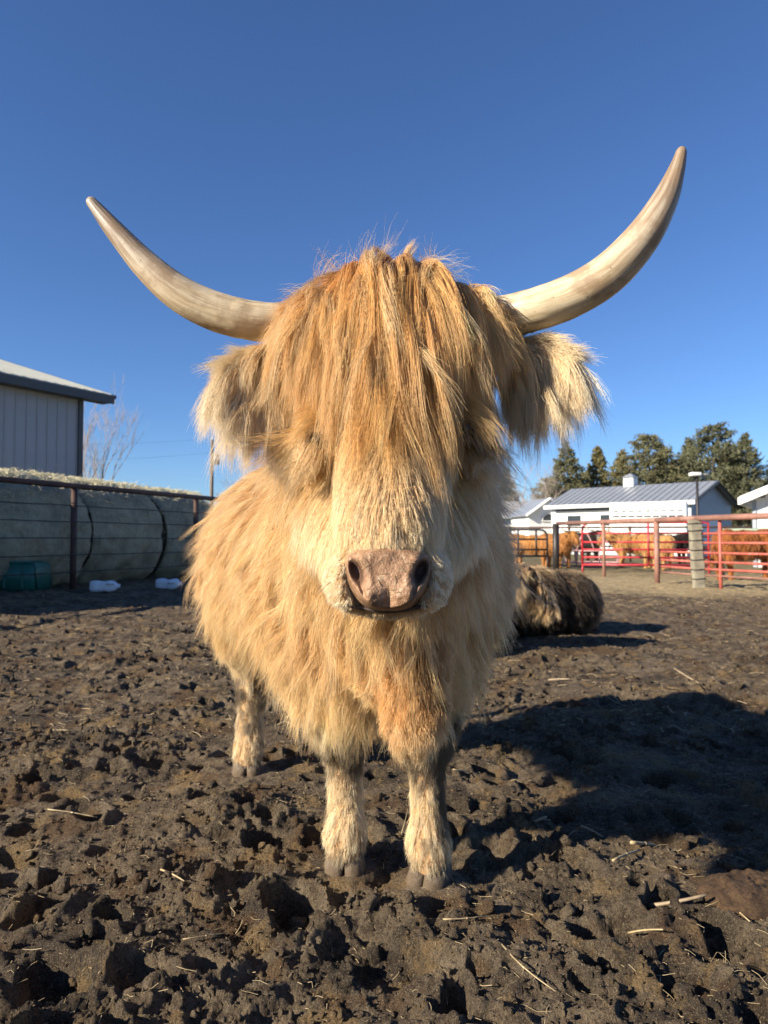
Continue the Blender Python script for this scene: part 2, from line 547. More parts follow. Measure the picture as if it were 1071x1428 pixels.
M_METALROOF = simple_mat('metal_roof', (0.27, 0.29, 0.32), 0.42, 0.2, 0.10, 1.2, 0.05)
M_GALV = simple_mat('galvanised_roof', (0.22, 0.23, 0.22), 0.5, 0.3, 0.12, 1.2, 0.05)
M_SHINGLE = simple_mat('shingle_roof', (0.26, 0.25, 0.25), 0.9, 0.0, 0.2, 6.0, 0.5)
M_GLASS = NT('window_glass').principled((0.03, 0.035, 0.04), 0.08)
M_GREENTUB = simple_mat('green_plastic', (0.015, 0.12, 0.095), 0.45, 0.0, 0.25, 5.0, 0.15, (0.05, 0.10, 0.08))
M_JUG = simple_mat('white_plastic', (0.72, 0.73, 0.75), 0.35, 0.0, 0.10, 9.0, 0.3, (0.45, 0.42, 0.38))
M_BARK = simple_mat('bark', (0.10, 0.075, 0.055), 0.95, 0.0, 0.4, 6.0, 0.8)
M_PALEBARK = simple_mat('pale_bark', (0.34, 0.30, 0.27), 0.9, 0.0, 0.3, 6.0, 0.4)
M_TWIG = simple_mat('twigs', (0.36, 0.30, 0.26), 0.9, 0.0, 0.3, 6.0, 0.4)
M_POLE = simple_mat('pole_wood', (0.16, 0.13, 0.10), 0.9, 0.0, 0.3, 5.0, 0.4)

def gz(x, y):
    return float(ground_height(np.array([float(x)]), np.array([float(y)]))[0])

# ------------------------------------------------------------------ left fence
FA, FB = P(0, 668, 10.5), P(290, 695, 15.4)
FD = Vector((FB.x - FA.x, FB.y - FA.y, 0)).normalized()
FN = Vector((-FD.y, FD.x, 0))                         # away from the yard
def on_fence(px):
    k = (px - 535.5) / FPX
    t = (k * FA.y - FA.x) / (FD.x - k * FD.y)
    return Vector((FA.x + FD.x * t, FA.y + FD.y * t, 0)), t
fence = empty('pipe_fence', (FA.x, FA.y, 0))
tag(fence, 'dark pipe and rod fence along the hay bales left of the cow', 'fence')
def fpart(m, name, mat, smooth=True):
    o = m.build(name, mat, fence, smooth); o.matrix_parent_inverse = Matrix.Translation(-Vector(fence.location)); return o
_, t1 = on_fence(103); _, t2 = on_fence(273)
sp = t2 - t1
ts = [t1 + sp * k for k in range(-2, 4)]
FZ = 1.84
for t in ts:
    b = Vector((FA.x, FA.y, 0)) + FD * t
    m = MB(); m.tube([b + Vector((0, 0, -.2)), b + Vector((0, 0, FZ - .04))], .052, 12); fpart(m, 'post', M_RUST)
a = Vector((FA.x, FA.y, 0)) + FD * ts[0]; b = Vector((FA.x, FA.y, 0)) + FD * ts[-1]
m = MB(); m.tube([a + Vector((0, 0, FZ)), b + Vector((0, 0, FZ))], .048, 12); fpart(m, 'top_rail', M_RUST)
for zz in (1.505, 1.24, .97, .69, .41):
    m = MB()
    n = 24
    off = -FN * 0.062
    m.tube([a.lerp(b, k / n) + off + Vector((0, 0, zz + 0.005 * math.sin(k * 2.1 + zz * 9))) for k in range(n + 1)], .009, 6); fpart(m, 'rail', M_ROD)

# ------------------------------------------------------------------ round hay bales behind it
def bale_mats():
    t = NT('net_wrapped_hay')
    c = t.coord('Object')
    wrap = t.coord('Object', (3.0, 40, 40))
    n1 = t.noise(c, 3.0, 7, 0.7); n2 = t.noise(t.coord('Object', (30, 6, 6)), 2.0, 6, 0.7); n3 = t.noise(c, 40, 6, 0.7)
    col = t.ramp(n1, [(0.32, (0.15, 0.155, 0.095)), (0.5, (0.34, 0.335, 0.225)), (0.66, (0.56, 0.53, 0.37))])
    col = t.mix(0.5, col, t.ramp(n2, [(0.32, (0.10, 0.105, 0.065)), (0.68, (0.50, 0.47, 0.34))]))
    col = t.mix(t.ramp(n3, [(0.5, (0, 0, 0)), (0.75, (0.7, 0.7, 0.7))]), col, (0.46, 0.41, 0.27))
    return t.principled(col, 0.8, t.bump(t.math('ADD', n2, n3), 0.9, 0.03))
M_BALE = bale_mats()
M_HAYSTRAND = straw_mat('hay_strands', (0.42, 0.38, 0.24), (0.66, 0.60, 0.42))
def bale_mesh(rad, ln, seed):
    nu, nv = 30, 96
    V = []
    u = np.linspace(-1, 1, nu); th = np.linspace(0, 2 * np.pi, nv, endpoint=False)
    U, T = np.meshgrid(u, th, indexing='ij')
    edge = 1 - 0.09 * np.abs(U) ** 12 - 0.02 * U * U
    p = np.stack([U.ravel() * 2, np.cos(T).ravel() * 2.2, np.sin(T).ravel() * 2.2], -1)
    nz = (0.055 * vnoise3(p * 1.2 + seed, seed) + 0.028 * vnoise3(p * 4 + seed, seed + 1) + 0.012 * vnoise3(p * np.array([9, 3, 3]) + seed, seed + 2)).reshape(U.shape)
    r = rad * edge * (1 + nz)
    X = U * ln / 2 + 0.02 * np.sign(U) * (np.abs(U) > .99) * nz * 20; Y = r * np.cos(T); Z = r * np.sin(T)
    Z = np.where(Z < -0.86 * rad, -0.86 * rad + (Z + 0.86 * rad) * 0.15, Z) + 0.88 * rad
    V = np.stack([X, Y, Z], -1).reshape(-1, 3)
    i = np.arange(nu - 1)[:, None]; j = np.arange(nv)[None]
    F = np.stack([i * nv + j, i * nv + (j + 1) % nv, (i + 1) * nv + (j + 1) % nv, (i + 1) * nv + j], -1).reshape(-1, 4)
    # ends: rings to the middle, with a slight spiral relief
    extra, ef = [], []
    base = len(V)
    for s, row in ((-1, 0), (1, nu - 1)):
        prev = np.arange(nv) + row * nv
        ring0 = V[prev]
        c = ring0.mean(0)
        for q in range(1, 7):
            f = 1 - q / 6.5
            rg = c + (ring0 - c) * f; rg[:, 0] += s * (0.03 * math.sin(q * 1.7) + 0.02 * vnoise3(rg * 9, 5))
            idx = base + len(extra) * 1 + np.arange(nv); extra.extend(rg.tolist())
            for k in range(nv):
                ef.append((prev[k], prev[(k + 1) % nv], idx[(k + 1) % nv], idx[k]) if s < 0 else (prev[(k + 1) % nv], prev[k], idx[k], idx[(k + 1) % nv]))
            prev = idx
    V = np.concatenate([V, np.array(extra)]); F = np.concatenate([F, np.array(ef)])
    return mesh_np('bale_body', V, F)
def bale(x, y, z, yaw, seed, label, rad=1.06, ln=1.93, n=1700):
    o = empty('hay_bale', (x, y, z), yaw)
    tag(o, label, 'hay bale', 'round hay bales behind the fence')
    me = bale_mesh(rad, ln, seed)
    b = link('bale_body', me, M_BALE, o, True)
    rs = np.random.default_rng(seed)
    # loose bleached hay on the crown
    th = np.pi / 2 + rs.standard_normal(n) * 0.55; u = (rs.random(n) - .5) * ln * 1.0
    base = np.stack([u, rad * np.cos(th), rad * np.sin(th) + .88 * rad], -1) * 1.0
    d = nrm(np.stack([rs.standard_normal(n) * 0.8, -np.sin(th) * np.sign(np.cos(th)) * -1 + rs.standard_normal(n) * .5, rs.standard_normal(n) * .35 - 0.1], -1))
    L = 0.04 + 0.12 * rs.random(n) ** 2
    out = nrm(np.stack([0 * u, np.cos(th), np.sin(th)], -1))
    K = 5; f = np.linspace(0, 1, K)
    st = base[:, None] + d[:, None] * (L[:, None] * f[None])[..., None] + out[:, None] * (0.03 * np.sin(f * 3.1)[None] * rs.random((n, 1)))[..., None]
    hc = bpy.data.hair_curves.new('loose_hay'); hc.add_curves([K] * n)
    hc.attributes['position'].data.foreach_set('vector', st.astype(np.float32).ravel())
    ra = hc.attributes.get('radius') or hc.attributes.new('radius', 'FLOAT', 'POINT')
    ra.data.foreach_set('value', np.full(n * K, 0.004, dtype=np.float32))
    hc.materials.append(M_HAYSTRAND)
    h = bpy.data.objects.new('loose_hay', hc); COL.objects.link(h); h.parent = o
    return o
yawf = math.atan2(FD.y, FD.x)
tb, _ = on_fence(147)[1], 0
BL = ['round hay bale behind the fence post, nearest the green tub', 'round hay bale in the middle of the row behind the fence', 'round hay bale at the far end of the row, next to the cow flank', 'round hay bale farthest along the fence behind the cow', 'round hay bale at the near end of the row by the fence', 'second round hay bale from the near end of the row']
def bale_at(tc, off, z, seed, label):
    c = Vector((FA.x, FA.y, 0)) + FD * tc + FN * off
    return bale(c.x, c.y, z, yawf, seed, label)
bale_at(tb - 1.0, 1.22, 0.12, 11, BL[0])
bale_at(tb + 1.0, 1.25, 0.10, 12, BL[1])
bale_at(tb + 3.0, 1.20, 0.06, 13, BL[2])
bale_at(tb - 3.05, 1.20, 0.08, 15, BL[5])
bale_at(tb - 5.05, 1.22, 0.06, 16, BL[4])
bale_at(tb - 4.4, 1.25, 1.90, 17, 'unseen round hay bale added on top of the two near end bales for its shadow')  # out of view, added so a longer shadow falls on the yard

# ------------------------------------------------------------------ green tub and white jugs
def tub():
    c = P(6, 812, 11.35); c.z = gz(c.x, c.y)
    o = empty('feed_tub', c, R(6)); tag(o, 'teal green plastic feed tub behind the fence at the foot of the bales', 'feed tub')
    m = MB()
    prof = [(-.62, 0), (.62, 0), (.585, .40), (.53, .47), (-.53, .47), (-.585, .40)]
    k = len(prof)
    rings = []
    for y, s in ((-.33, 1.0), (-.30, 1.01), (.30, 1.01), (.33, 1.0)):
        rings.append([m.bm.verts.new((x * s, y, z)) for x, z in prof])
    for A, B in zip(rings[:-1], rings[1:]):
        for i in range(k): m.bm.faces.new((A[i], A[(i + 1) % k], B[(i + 1) % k], B[i]))
    m.bm.faces.new(rings[0]); m.bm.faces.new(rings[-1][::-1])
    bmesh.ops.bevel(m.bm, geom=list(m.bm.edges), offset=.025, segments=2, affect='EDGES')
    m.build('shell', M_GREENTUB, o, True)
    for x in (-.4, -.13, .13, .4):
        m = MB(); m.box((x, -.337, .22), (.035, .02, .34), None, .006); m.build('rib', M_GREENTUB, o)
    m = MB(); m.tube([(-.54, -.34, .455), (.54, -.34, .455)], .018, 8); m.build('rim', M_GREENTUB, o, True)
tub()
def jug(px, py, d, yaw, squash, label, roll):
    c = P(px, py, d); c.z = gz(c.x, c.y) + 0.0
    o = empty('plastic_jug', c, yaw); tag(o, label, 'jug', 'white plastic jugs lying by the fence')
    # body lies on its side: long axis x
    nu, nv = 18, 20
    prof = [(-.20, .02), (-.198, .075), (-.185, .098), (-.12, .106), (-.03, .10), (.0, .092), (.03, .10), (.09, .104), (.14, .085), (.175, .05), (.19, .035), (.215, .034), (.216, .0)]
    V, F = [], []
    for i, (x, r) in enumerate(prof):
        for j in range(nv):
            a = 2 * math.pi * j / nv
            q = (abs(math.cos(a)) ** 5 + abs(math.sin(a)) ** 5) ** (-1 / 5.0) * 0.9
            dent = 1 - squash * math.exp(-((x + .02) / .06) ** 2) * max(0, math.sin(a + .6))
            V.append((x, math.cos(a) * r * q, math.sin(a) * r * q * dent + .094))
    for i in range(len(prof) - 1):
        for j in range(nv):
            F.append((i * nv + j, i * nv + (j + 1) % nv, (i + 1) * nv + (j + 1) % nv, (i + 1) * nv + j))
    F.append(tuple(range(nv))[::-1] if False else (0, nv - 1, nv - 2, nv - 3))
    me = mesh_np('jug_body', V, F)
    b = link('jug_body', me, M_JUG, o, True)
    m = MB(); m.tube([(.05, -.10, .13), (.07, -.135, .15), (.12, -.13, .145), (.14, -.08, .13)], .014, 8); m.build('handle', M_JUG, o, True)
    o.rotation_euler = (roll, 0, yaw)
    o.scale = (1.1, 1.1, 1.0)
jug(146, 824, 11.6, R(8), .10, 'white plastic jug lying upright side on in the shade, nearest the fence post', 0)
jug(236, 816, 12.5, R(-14), .35, 'crumpled white plastic jug lying in the shade close to the cow flank', R(6))

# ------------------------------------------------------------------ barn on the left
def barn():
    d0 = 20.0
    C = P(112, 551, d0); ez = C.z
    wd = Vector((-.51, -.86, 0)).normalized(); n = Vector((-.86, .51, 0)).normalized()
    o = empty('barn', (C.x, C.y, 0), math.atan2(-wd.y, -wd.x))
    tag(o, 'grey metal sided barn with pale roof and dark eaves above the hay bales', 'barn')
    # local: +x along the wall towards the corner, +y = left normal of x ; check which side n lies on
    lx = -wd; ly = Vector((-lx.y, lx.x, 0)); sgn = 1 if ly.dot(n) > 0 else -1
    Lw, W, slope = 4.6, 13.0, .336
    pw = 0.30
    me = None
    m = MB()
    m.box((-Lw / 2, sgn * (W / 2), ez / 2 - .02), (Lw - .02, W - .1, ez - .05)); m.build('wall', M_BARNWALL, o)
    k = 0
    x = -pw / 2 - .08
    while x > -Lw:
        if me is None:
            m = MB(); m.box((0, 0, ez / 2 - .02), (pw - .006, .05, ez - .06))
            m.box((pw / 2 - .03, -sgn * .032, ez / 2 - .02), (.045, .02, ez - .06), None, .006)
            me = m.mesh('panel'); me.materials.append(M_BARNWALL)
        p = link('panel', me, None, o); p.location = (x, -sgn * .0, 0)
        x -= pw
    m = MB(); m.box((-.02, -sgn * .03, ez / 2 - .03), (.15, .12, ez - .08), None, .01); m.build('corner_trim', M_DARKTRIM, o)
    # gable end facing away, still real
    e0 = .75
    m = MB()
    th = .06
    half = W / 2
    for y0, y1, z0, z1 in ((-.45, half, ez + .02 - .45 * slope * 0, ez + half * slope), (W + .45, half, ez + .02, ez + half * slope)):
        pts = [Vector((e0, sgn * y0, z0)), Vector((-Lw - .5, sgn * y0, z0)), Vector((-Lw - .5, sgn * y1, z1)), Vector((e0, sgn * y1, z1))]
        m.poly(pts, (0, 0, th))
    m.build('roof', M_GALV, o)
    m = MB()
    x = e0 - .05
    while x > -Lw - .5:
        m.tube([(x, -sgn * .44, ez + .085), (x, sgn * half, ez + half * slope + .075)], .022, 5)
        x -= .30
    m.build('roof_rib', M_GALV, o)
    m = MB(); m.box(((e0 - Lw - .5) / 2, -sgn * .475, ez - .07), (Lw + .5 + e0 + .02, .05, .22)); m.build('fascia', M_DARKTRIM, o)
    m = MB(); m.box(((e0 - Lw - .5) / 2, -sgn * .23, ez - .14), (Lw + .5 + e0 - .04, .42, .03)); m.build('soffit', M_DARKTRIM, o)
    m = MB(); m.poly([Vector((-.03, 0, ez)), Vector((-.03, sgn * W, ez)), Vector((-.03, sgn * half, ez + half * slope - .05))], (-.05, 0, 0)); m.build('gable', M_BARNWALL, o)
    m = MB()
    m.tube([(e0 + .03, -sgn * .48, ez + .02), (e0 + .03, sgn * half, ez + half * slope + .03)], .07, 6); m.build('rake_trim', M_DARKTRIM, o)
barn()

# ------------------------------------------------------------------ bare trees, utility pole
def bare_tree(name, x, y, h, seed, label, spread=0.32, mat=M_PALEBARK, stems=2, base_z=0.0, depth=5, thick=0.012):
    rs = random.Random(seed)
    o = empty(name, (x, y, base_z)); tag(o, label, 'tree')
    tr, tw = MB(), MB()
    def grow_(p, d, l, r, lev):
        pts = [p]; rad = [r]
        n = 4
        for k in range(n):
            d = (d + Vector((rs.gauss(0, .10), rs.gauss(0, .10), .05))).normalized()
            p = p + d * l / n; pts.append(p); rad.append(r * (1 - .5 * (k + 1) / n))
        (tr if lev < 2 else tw).tube(pts, rad, 7 if lev == 0 else (5 if lev == 1 else 3), False)
        if lev >= depth: return
        for k in range(6 if lev == 0 else 4):
            f = 0.25 + 0.75 * rs.random(); i = min(int(f * n), n - 1); q = pts[i].lerp(pts[i + 1], f * n - i)
            a = rs.random() * 6.28
            side = Vector((math.cos(a), math.sin(a), rs.uniform(-.1, .5)))
            nd = (d * (1 - spread) + side * spread * 1.6).normalized()
            grow_(q, nd, l * rs.uniform(.42, .68), max(rad[i] * .55, thick * .55), lev + 1)
    for s in range(stems):
        grow_(Vector((rs.gauss(0, .12), rs.gauss(0, .12), -.1)), Vector((rs.gauss(0, .12) + (.22 * s if stems > 1 else 0), rs.gauss(0, .08), 1)).normalized(), h * .62, h * thick, 0)
    tr.build('trunk', mat, o, True); tw.build('twigs', M_TWIG, o)
    return o
p = P(128, 700, 34); bare_tree('bare_tree', p.x, p.y, 7.6, 4, 'leafless pale trunked tree beside the grey barn', .16, M_PALEBARK, 2, 0, 4, .008)
p = P(318, 700, 60); bare_tree('bare_tree', p.x, p.y, 7.0, 9, 'leafless bush of a tree behind the utility pole', .42, M_TWIG, 3, 0, 4, .010)
p = P(742, 700, 75); bare_tree('bare_tree', p.x, p.y, 9.5, 14, 'leafless brown twiggy tree left of the dark pines', .36, M_TWIG, 3, 0, 4, .012)
p = P(712, 700, 80); bare_tree('bare_tree', p.x, p.y, 6.5, 17, 'small leafless tree rising behind the grey shingled house', .40, M_TWIG, 2, 0, 4, .012)

def utility_pole():
    b = P(295, 700, 55); top = P(295, 613, 55).z
    o = empty('utility_pole', (b.x, b.y, 0)); tag(o, 'wooden utility pole with a grey transformer standing far behind the hay bales', 'utility pole')
    m = MB(); m.tube([(0, 0, -.3), (0, 0, top)], [.17, .12], 10); m.build('pole', M_POLE, o, True)
    m = MB(); m.tube([(.38, -.1, top - 1.95), (.38, -.1, top - 1.1)], .24, 14); m.build('transformer', simple_mat('grey_enamel', (.22, .23, .24), .5), o, True)
    m = MB(); m.box((.18, 0, top - 1.4), (.3, .08, .08)); m.build('bracket', M_ROD, o)
    m = MB(); m.tube([(0, 0, top), (0, 0, top + .18)], .05, 8); m.build('insulator', M_WHITE, o, True)
    for dz, far in ((.1, P(-250, 585, 50)), (-1.0, P(-250, 612, 50))):
        a = Vector((0, 0, top + dz)); e = Vector((far.x - b.x, far.y - b.y, far.z)); m = MB()
        m.tube([a.lerp(e, k / 12) - Vector((0, 0, 1.0 * 4 * (k / 12) * (1 - k / 12))) for k in range(13)], .005, 4); m.build('power_line', M_ROD, o)
utility_pole()

# ------------------------------------------------------------------ pines
def pine_mat(name, a, b):
    t = NT(name)
    pos = t.coord('Object')
    n = t.noise(pos, 0.9, 4, 0.6); n2 = t.noise(pos, 5, 3, 0.6)
    col = t.mix(t.ramp(n2, [(0.35, (0, 0, 0)), (0.7, (1, 1, 1))]), t.ramp(n, [(0.3, a), (0.7, b)]), tuple(v * 1.35 for v in b))
    return t.principled(col, 0.75, None, 0, 0.25)
M_PINE = [pine_mat('pine_needles', (0.068, 0.072, 0.034), (0.145, 0.138, 0.070)), pine_mat('pine_needles_yellow', (0.095, 0.088, 0.036), (0.185, 0.160, 0.070)), pine_mat('pine_needles_dark', (0.055, 0.064, 0.038), (0.120, 0.120, 0.066))]
def pine_meshes(seed, h, w, taper, layers):
    rs = np.random.default_rng(seed)
    V, F = [], []
    tr = MB(); lean = rs.normal(0, .02, 2)
    tr.tube([(0, 0, -.3), (lean[0] * h * .5, lean[1] * h * .5, h * .5), (lean[0] * h, lean[1] * h, h * .98)], [h * .018, h * .012, .04], 9)
    tufts = []
    for k in range(layers):
        f = 0.20 + 0.79 * (k / (layers - 1)); z = h * f
        prof = (1 - f) ** taper if f > .35 else (1 - .35) ** taper * (0.65 + f)
        nb = int(4 + 5 * rs.random())
        a0 = rs.random() * 6.28
        for b in range(nb):
            L = w * prof * (0.45 + 0.75 * rs.random()) + .25
            a = a0 + b * 6.28 / nb + rs.normal(0, .35)
            z0 = z + rs.normal(0, h * .012)
            rise = 0.22 + 0.3 * f + rs.normal(0, .08)
            pts = []
            for s in np.linspace(0, 1, 5):
                pts.append((math.cos(a) * L * s, math.sin(a) * L * s, z0 + L * (rise * s - 0.28 * s * s)))
            tr.tube(pts, [.05 * (1 - .8 * q) * (1.2 - f) + .012 for q in np.linspace(0, 1, 5)], 4, False)
            nt = int(5 + L * 8.5)
            for q in range(nt):
                s = 0.25 + 0.78 * rs.random() ** 0.7
                c = np.array([math.cos(a) * L * s, math.sin(a) * L * s, z0 + L * (rise * s - 0.28 * s * s)]) + rs.normal(0, .13, 3) * (0.6 + .4 * L)
                tufts.append((c, a))
    for c, a in tufts:
        for q in range(6):
            d = np.array([math.cos(a) * .5, math.sin(a) * .5, .35]) + rs.normal(0, .75, 3); d /= np.linalg.norm(d)
            sd = np.cross(d, rs.normal(0, 1, 3)); sd /= np.linalg.norm(sd) + 1e-9
            l = .20 + .26 * rs.random(); wd = .028 + .035 * rs.random()
            i = len(V)
            V += [c - sd * wd * .4, c + sd * wd * .4, c + d * l * .6 + sd * wd, c + d * l, c + d * l * .6 - sd * wd]
            F += [(i, i + 1, i + 2, i + 4), (i + 4, i + 2, i + 3, i + 3)]
    q4 = [f for f in F if f[2] != f[3]]; 
    V = np.array(V); A = np.array(q4)
    i0 = A[:, 0]
    tri = np.stack([i0 + 4, i0 + 2, i0 + 3], -1)
    quadtri = np.concatenate([np.stack([A[:, 0], A[:, 1], A[:, 2]], -1), np.stack([A[:, 0], A[:, 2], A[:, 3]], -1), tri])
    return tr.mesh('trunk'), mesh_np('crown', V, quadtri)
PM = [pine_meshes(41, 14.0, 5.9, .90, 26), pine_meshes(43, 13.0, 4.9, 1.0, 26), pine_meshes(47, 14.0, 6.6, .50, 22)]
for k, q in enumerate(PM):
    q[0].materials.append(M_BARK); q[1].materials.append(M_PINE[0])
pine_specs = [  # px, top py, depth, mesh, mat, yaw, label
    (790, 621, 78, 0, 0, 0.3, 'dark pine with a ragged broad top, leftmost of the tall pines'),
    (834, 626, 80, 1, 1, 1.2, 'narrow pointed olive pine right of the leftmost tall pine'),
    (868, 632, 86, 0, 1, 2.0, 'yellowish pine just left of the roof cupola'),
    (906, 610, 84, 2, 0, 4.1, 'round topped pine rising above the roof cupola'),
    (940, 652, 92, 1, 1, 3.3, 'low pine half hidden behind the grey roof'),
    (962, 617, 88, 0, 0, 5.1, 'pine above the yard lamp, left of the tallest pine'),
    (996, 597, 82, 2, 2, 0.9, 'tallest pine, standing above the gable of the grey building'),
    (1040, 610, 80, 0, 2, 2.7, 'dark dense pine between the tallest pine and the right hand shed'),
    (1090, 640, 84, 2, 1, 1.9, 'pine behind the white eave at the right edge'),
    (706, 655, 90, 1, 2, 4.4, 'small dark pine glimpsed below the right ear'),
    (815, 660, 90, 2, 0, 0.7, 'low pine between the two leftmost tall pines'),
    (925, 635, 90, 2, 1, 5.0, 'pine filling in between the round topped pine and the lamp'),
    (1015, 625, 88, 0, 1, 1.6, 'pine just right of the tallest pine'),
    (1020, 660, 95, 1, 0, 5.6, 'short pine filling the gap behind the gable wall'),
    (765, 668, 98, 2, 1, 2.2, 'low pine thicket tree behind the leafless brown tree'),
]
for px, py, d, mi, ci, yaw, lab in pine_specs:
    b = P(px, 700, d); top = P(px, py, d).z
    o = empty('pine_tree', (b.x, b.y, 0), yaw); tag(o, lab, 'pine tree', 'pines behind the farm buildings')
    s = top / (14.0 if mi != 1 else 13.0)
    o.scale = (s * 1.0, s * 1.0, s)
    t_ = link('trunk', PM[mi][0], None, o)
    c_ = link('crown', PM[mi][1], None, o)
    c_.material_slots[0].link = 'OBJECT'; c_.material_slots[0].material = M_PINE[ci]

# ------------------------------------------------------------------ grey roofed building on the right
def house_right():
    C = P(962, 697, 40.0); ez = C.z
    ld = Vector((-.70, .714, 0)).normalized(); gd = Vector((.714, .70, 0)).normalized()
    L, W = 9.0, 6.0
    rz = P(985, 673, 42.1).z
    yaw = math.atan2(ld.y, ld.x)                      # local +x along the long wall, away to the left
    o = empty('stable', (C.x, C.y, 0), yaw); tag(o, 'long white walled stable with ribbed grey metal roof and white cupola', 'building')
    ly = Vector((-math.sin(yaw), math.cos(yaw), 0)); s = 1 if ly.dot(gd) > 0 else -1
    m = MB(); m.box((L / 2, s * W / 2, ez / 2), (L, W, ez)); m.build('wall', M_WHITE, o)
    m = MB()
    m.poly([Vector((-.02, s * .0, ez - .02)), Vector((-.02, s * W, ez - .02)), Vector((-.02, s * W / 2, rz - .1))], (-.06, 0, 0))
    m.box((-.05, s * W / 2, ez / 2 - .01), (.06, W + .02, ez)); m.build('gable_wall', M_SHADEWALL_TRIM, o)
    m = MB()
    sl = (rz - ez) / (W / 2); ov = .35
    for y0, y1 in ((-ov, W / 2), (W + ov, W / 2)):
        z0 = ez - ov * sl + .04
        m.poly([Vector((-.45, s * y0, z0)), Vector((L + .3, s * y0, z0)), Vector((L + .3, s * y1, rz + .04)), Vector((-.45, s * y1, rz + .04))], (0, 0, .05))
    m.build('roof', M_METALROOF, o)
    m = MB(); x = -.40
    me = None
    while x < L + .3:
        if me is None:
            q = MB(); q.tube([(0, -s * ov, ez - ov * sl + .11), (0, s * W / 2, rz + .10)], .035, 4); me = q.mesh('standing_seam'); me.materials.append(M_METALROOF)
        p = link('standing_seam', me, None, o); p.location = (x, 0, 0)
        x += .42
    m = MB(); m.box((L / 2 - .05, -s * (ov + .03), ez - ov * sl - .02), (L + .78, .06, .22)); m.build('fascia', M_WHITE, o)
    m = MB()
    for y0 in (-ov, W + ov):
        m.tube([(-.47, s * y0, ez - ov * sl), (-.47, s * W / 2, rz)], .09, 4)
    m.build('rake_trim', M_DARKTRIM, o)
    m = MB(); m.box((-.10, s * W * .52, 1.05), (.05, 1.7, 2.1)); m.build('door', M_WHITE, o)
    m = MB(); m.box((-.10, s * W * .27, 1.05), (.05, .9, 2.1)); m.build('door', M_WHITE, o)
    for k in range(3):
        x = L * .30 + k * 2.3
        m = MB(); m.box((x, -s * .03, ez - 1.05), (1.1, .06, .8)); w_ = m.build('window', M_WHITE, o)
        m = MB(); m.box((x, -s * .065, ez - 1.05), (.95, .03, .66)); m.build('pane', M_GLASS, w_)
    # dark strip painted in for the shadow line of an open porch
    m = MB(); m.box((L * .62, -s * .05, ez - .42), (L * .68, .04, .20)); m.build('porch_shade_strip', M_DARKTRIM, o)
    cx = 5.0
    c = empty('cupola', (cx, s * W / 2, rz)); c.parent = o; c.scale = (.78,) * 3
    m = MB(); m.box((0, 0, .38), (.85, .85, .76), None, .02); m.build('cupola_box', M_WHITE, c)
    m = MB()
    b_ = [m.bm.verts.new(q) for q in ((-.55, -.55, .77), (.55, -.55, .77), (.55, .55, .77), (-.55, .55, .77))]; tp = m.bm.verts.new((0, 0, 1.15))
    for i in range(4): m.bm.faces.new((b_[i], b_[(i + 1) % 4], tp))
    m.bm.faces.new(b_[::-1]); m.build('cupola_roof', M_METALROOF, c)
    m = MB(); m.tube([(0, 0, 1.1), (0, 0, 1.9)], .03, 6); m.box((.0, 0, 1.6), (.45, .03, .06)); m.build('weather_vane', M_ROD, c)
house_right()

def porch_house():
    pk = P(765, 696, 50); e = P(738, 716, 50)
    o = empty('porch', (pk.x, pk.y, 0), R(8)); tag(o, 'small white gabled porch with an arched window left of the stable', 'building')
    hw = 1.45; ez = e.z; rz = pk.z; W = 4.0
    m = MB(); m.box((0, W / 2, ez / 2), (2 * hw, W, ez)); m.poly([Vector((-hw, 0, ez)), Vector((hw, 0, ez)), Vector((0, 0, rz - .06))], (0, W, 0)); m.build('wall', M_WHITE, o)
    m = MB()
    for s in (-1, 1):
        m.poly([Vector((s * (hw + .3), -.3, ez - .2)), Vector((0, -.3, rz)), Vector((0, W, rz)), Vector((s * (hw + .3), W, ez - .2))], (0, 0, .08))
    m.build('roof', M_METALROOF, o)
    m = MB()
    for s in (-1, 1): m.tube([(s * (hw + .3), -.32, ez - .2), (0, -.32, rz + .02)], .11, 4)
    m.build('rake_trim', M_WHITE, o)
    m = MB(); pts = [Vector((.45 * math.cos(a), -.03, ez - .55 + .5 * math.sin(a))) for a in np.linspace(0, math.pi, 12)]; m.poly(pts, (0, -.03, 0)); w_ = m.build('arched_window', M_GLASS, o)
    m = MB(); m.tube([Vector((.5 * math.cos(a), -.06, ez - .55 + .55 * math.sin(a))) for a in np.linspace(0, math.pi, 14)], .05, 5); m.tube([(-.5, -.06, ez - .55), (.5, -.06, ez - .55)], .05, 5); m.build('frame', M_WHITE, w_)
    # low grey shingled house beyond
    b = P(700, 720, 58); rt = P(705, 700, 60).z; et = P(720, 720, 58).z
    o = empty('grey_house', (b.x, b.y, 0), R(4)); tag(o, 'low house with weathered grey shingle roof and white eave beside the cow neck', 'house')
    m = MB(); m.box((0, 2.5, et / 2), (5.0, 5, et)); m.build('wall', M_WHITE, o)
    m = MB()
    for y0 in (-.35, 5.35): m.poly([Vector((-2.8, y0, et - .08)), Vector((2.9, y0, et - .08)), Vector((2.9, 2.5, rt)), Vector((-2.8, 2.5, rt))], (0, 0, .09))
    m.build('roof', M_SHINGLE, o)
    m = MB(); m.box((0.05, -.40, et - .10), (5.7, .06, .20)); m.build('fascia', M_WHITE, o)
    m = MB(); m.box((1.2, -.02, 1.2), (1.0, .05, .8)); w_ = m.build('window', M_WHITE, o)
    m = MB(); m.box((1.2, -.055, 1.2), (.86, .03, .66)); m.build('pane', M_GLASS, w_)
porch_house()

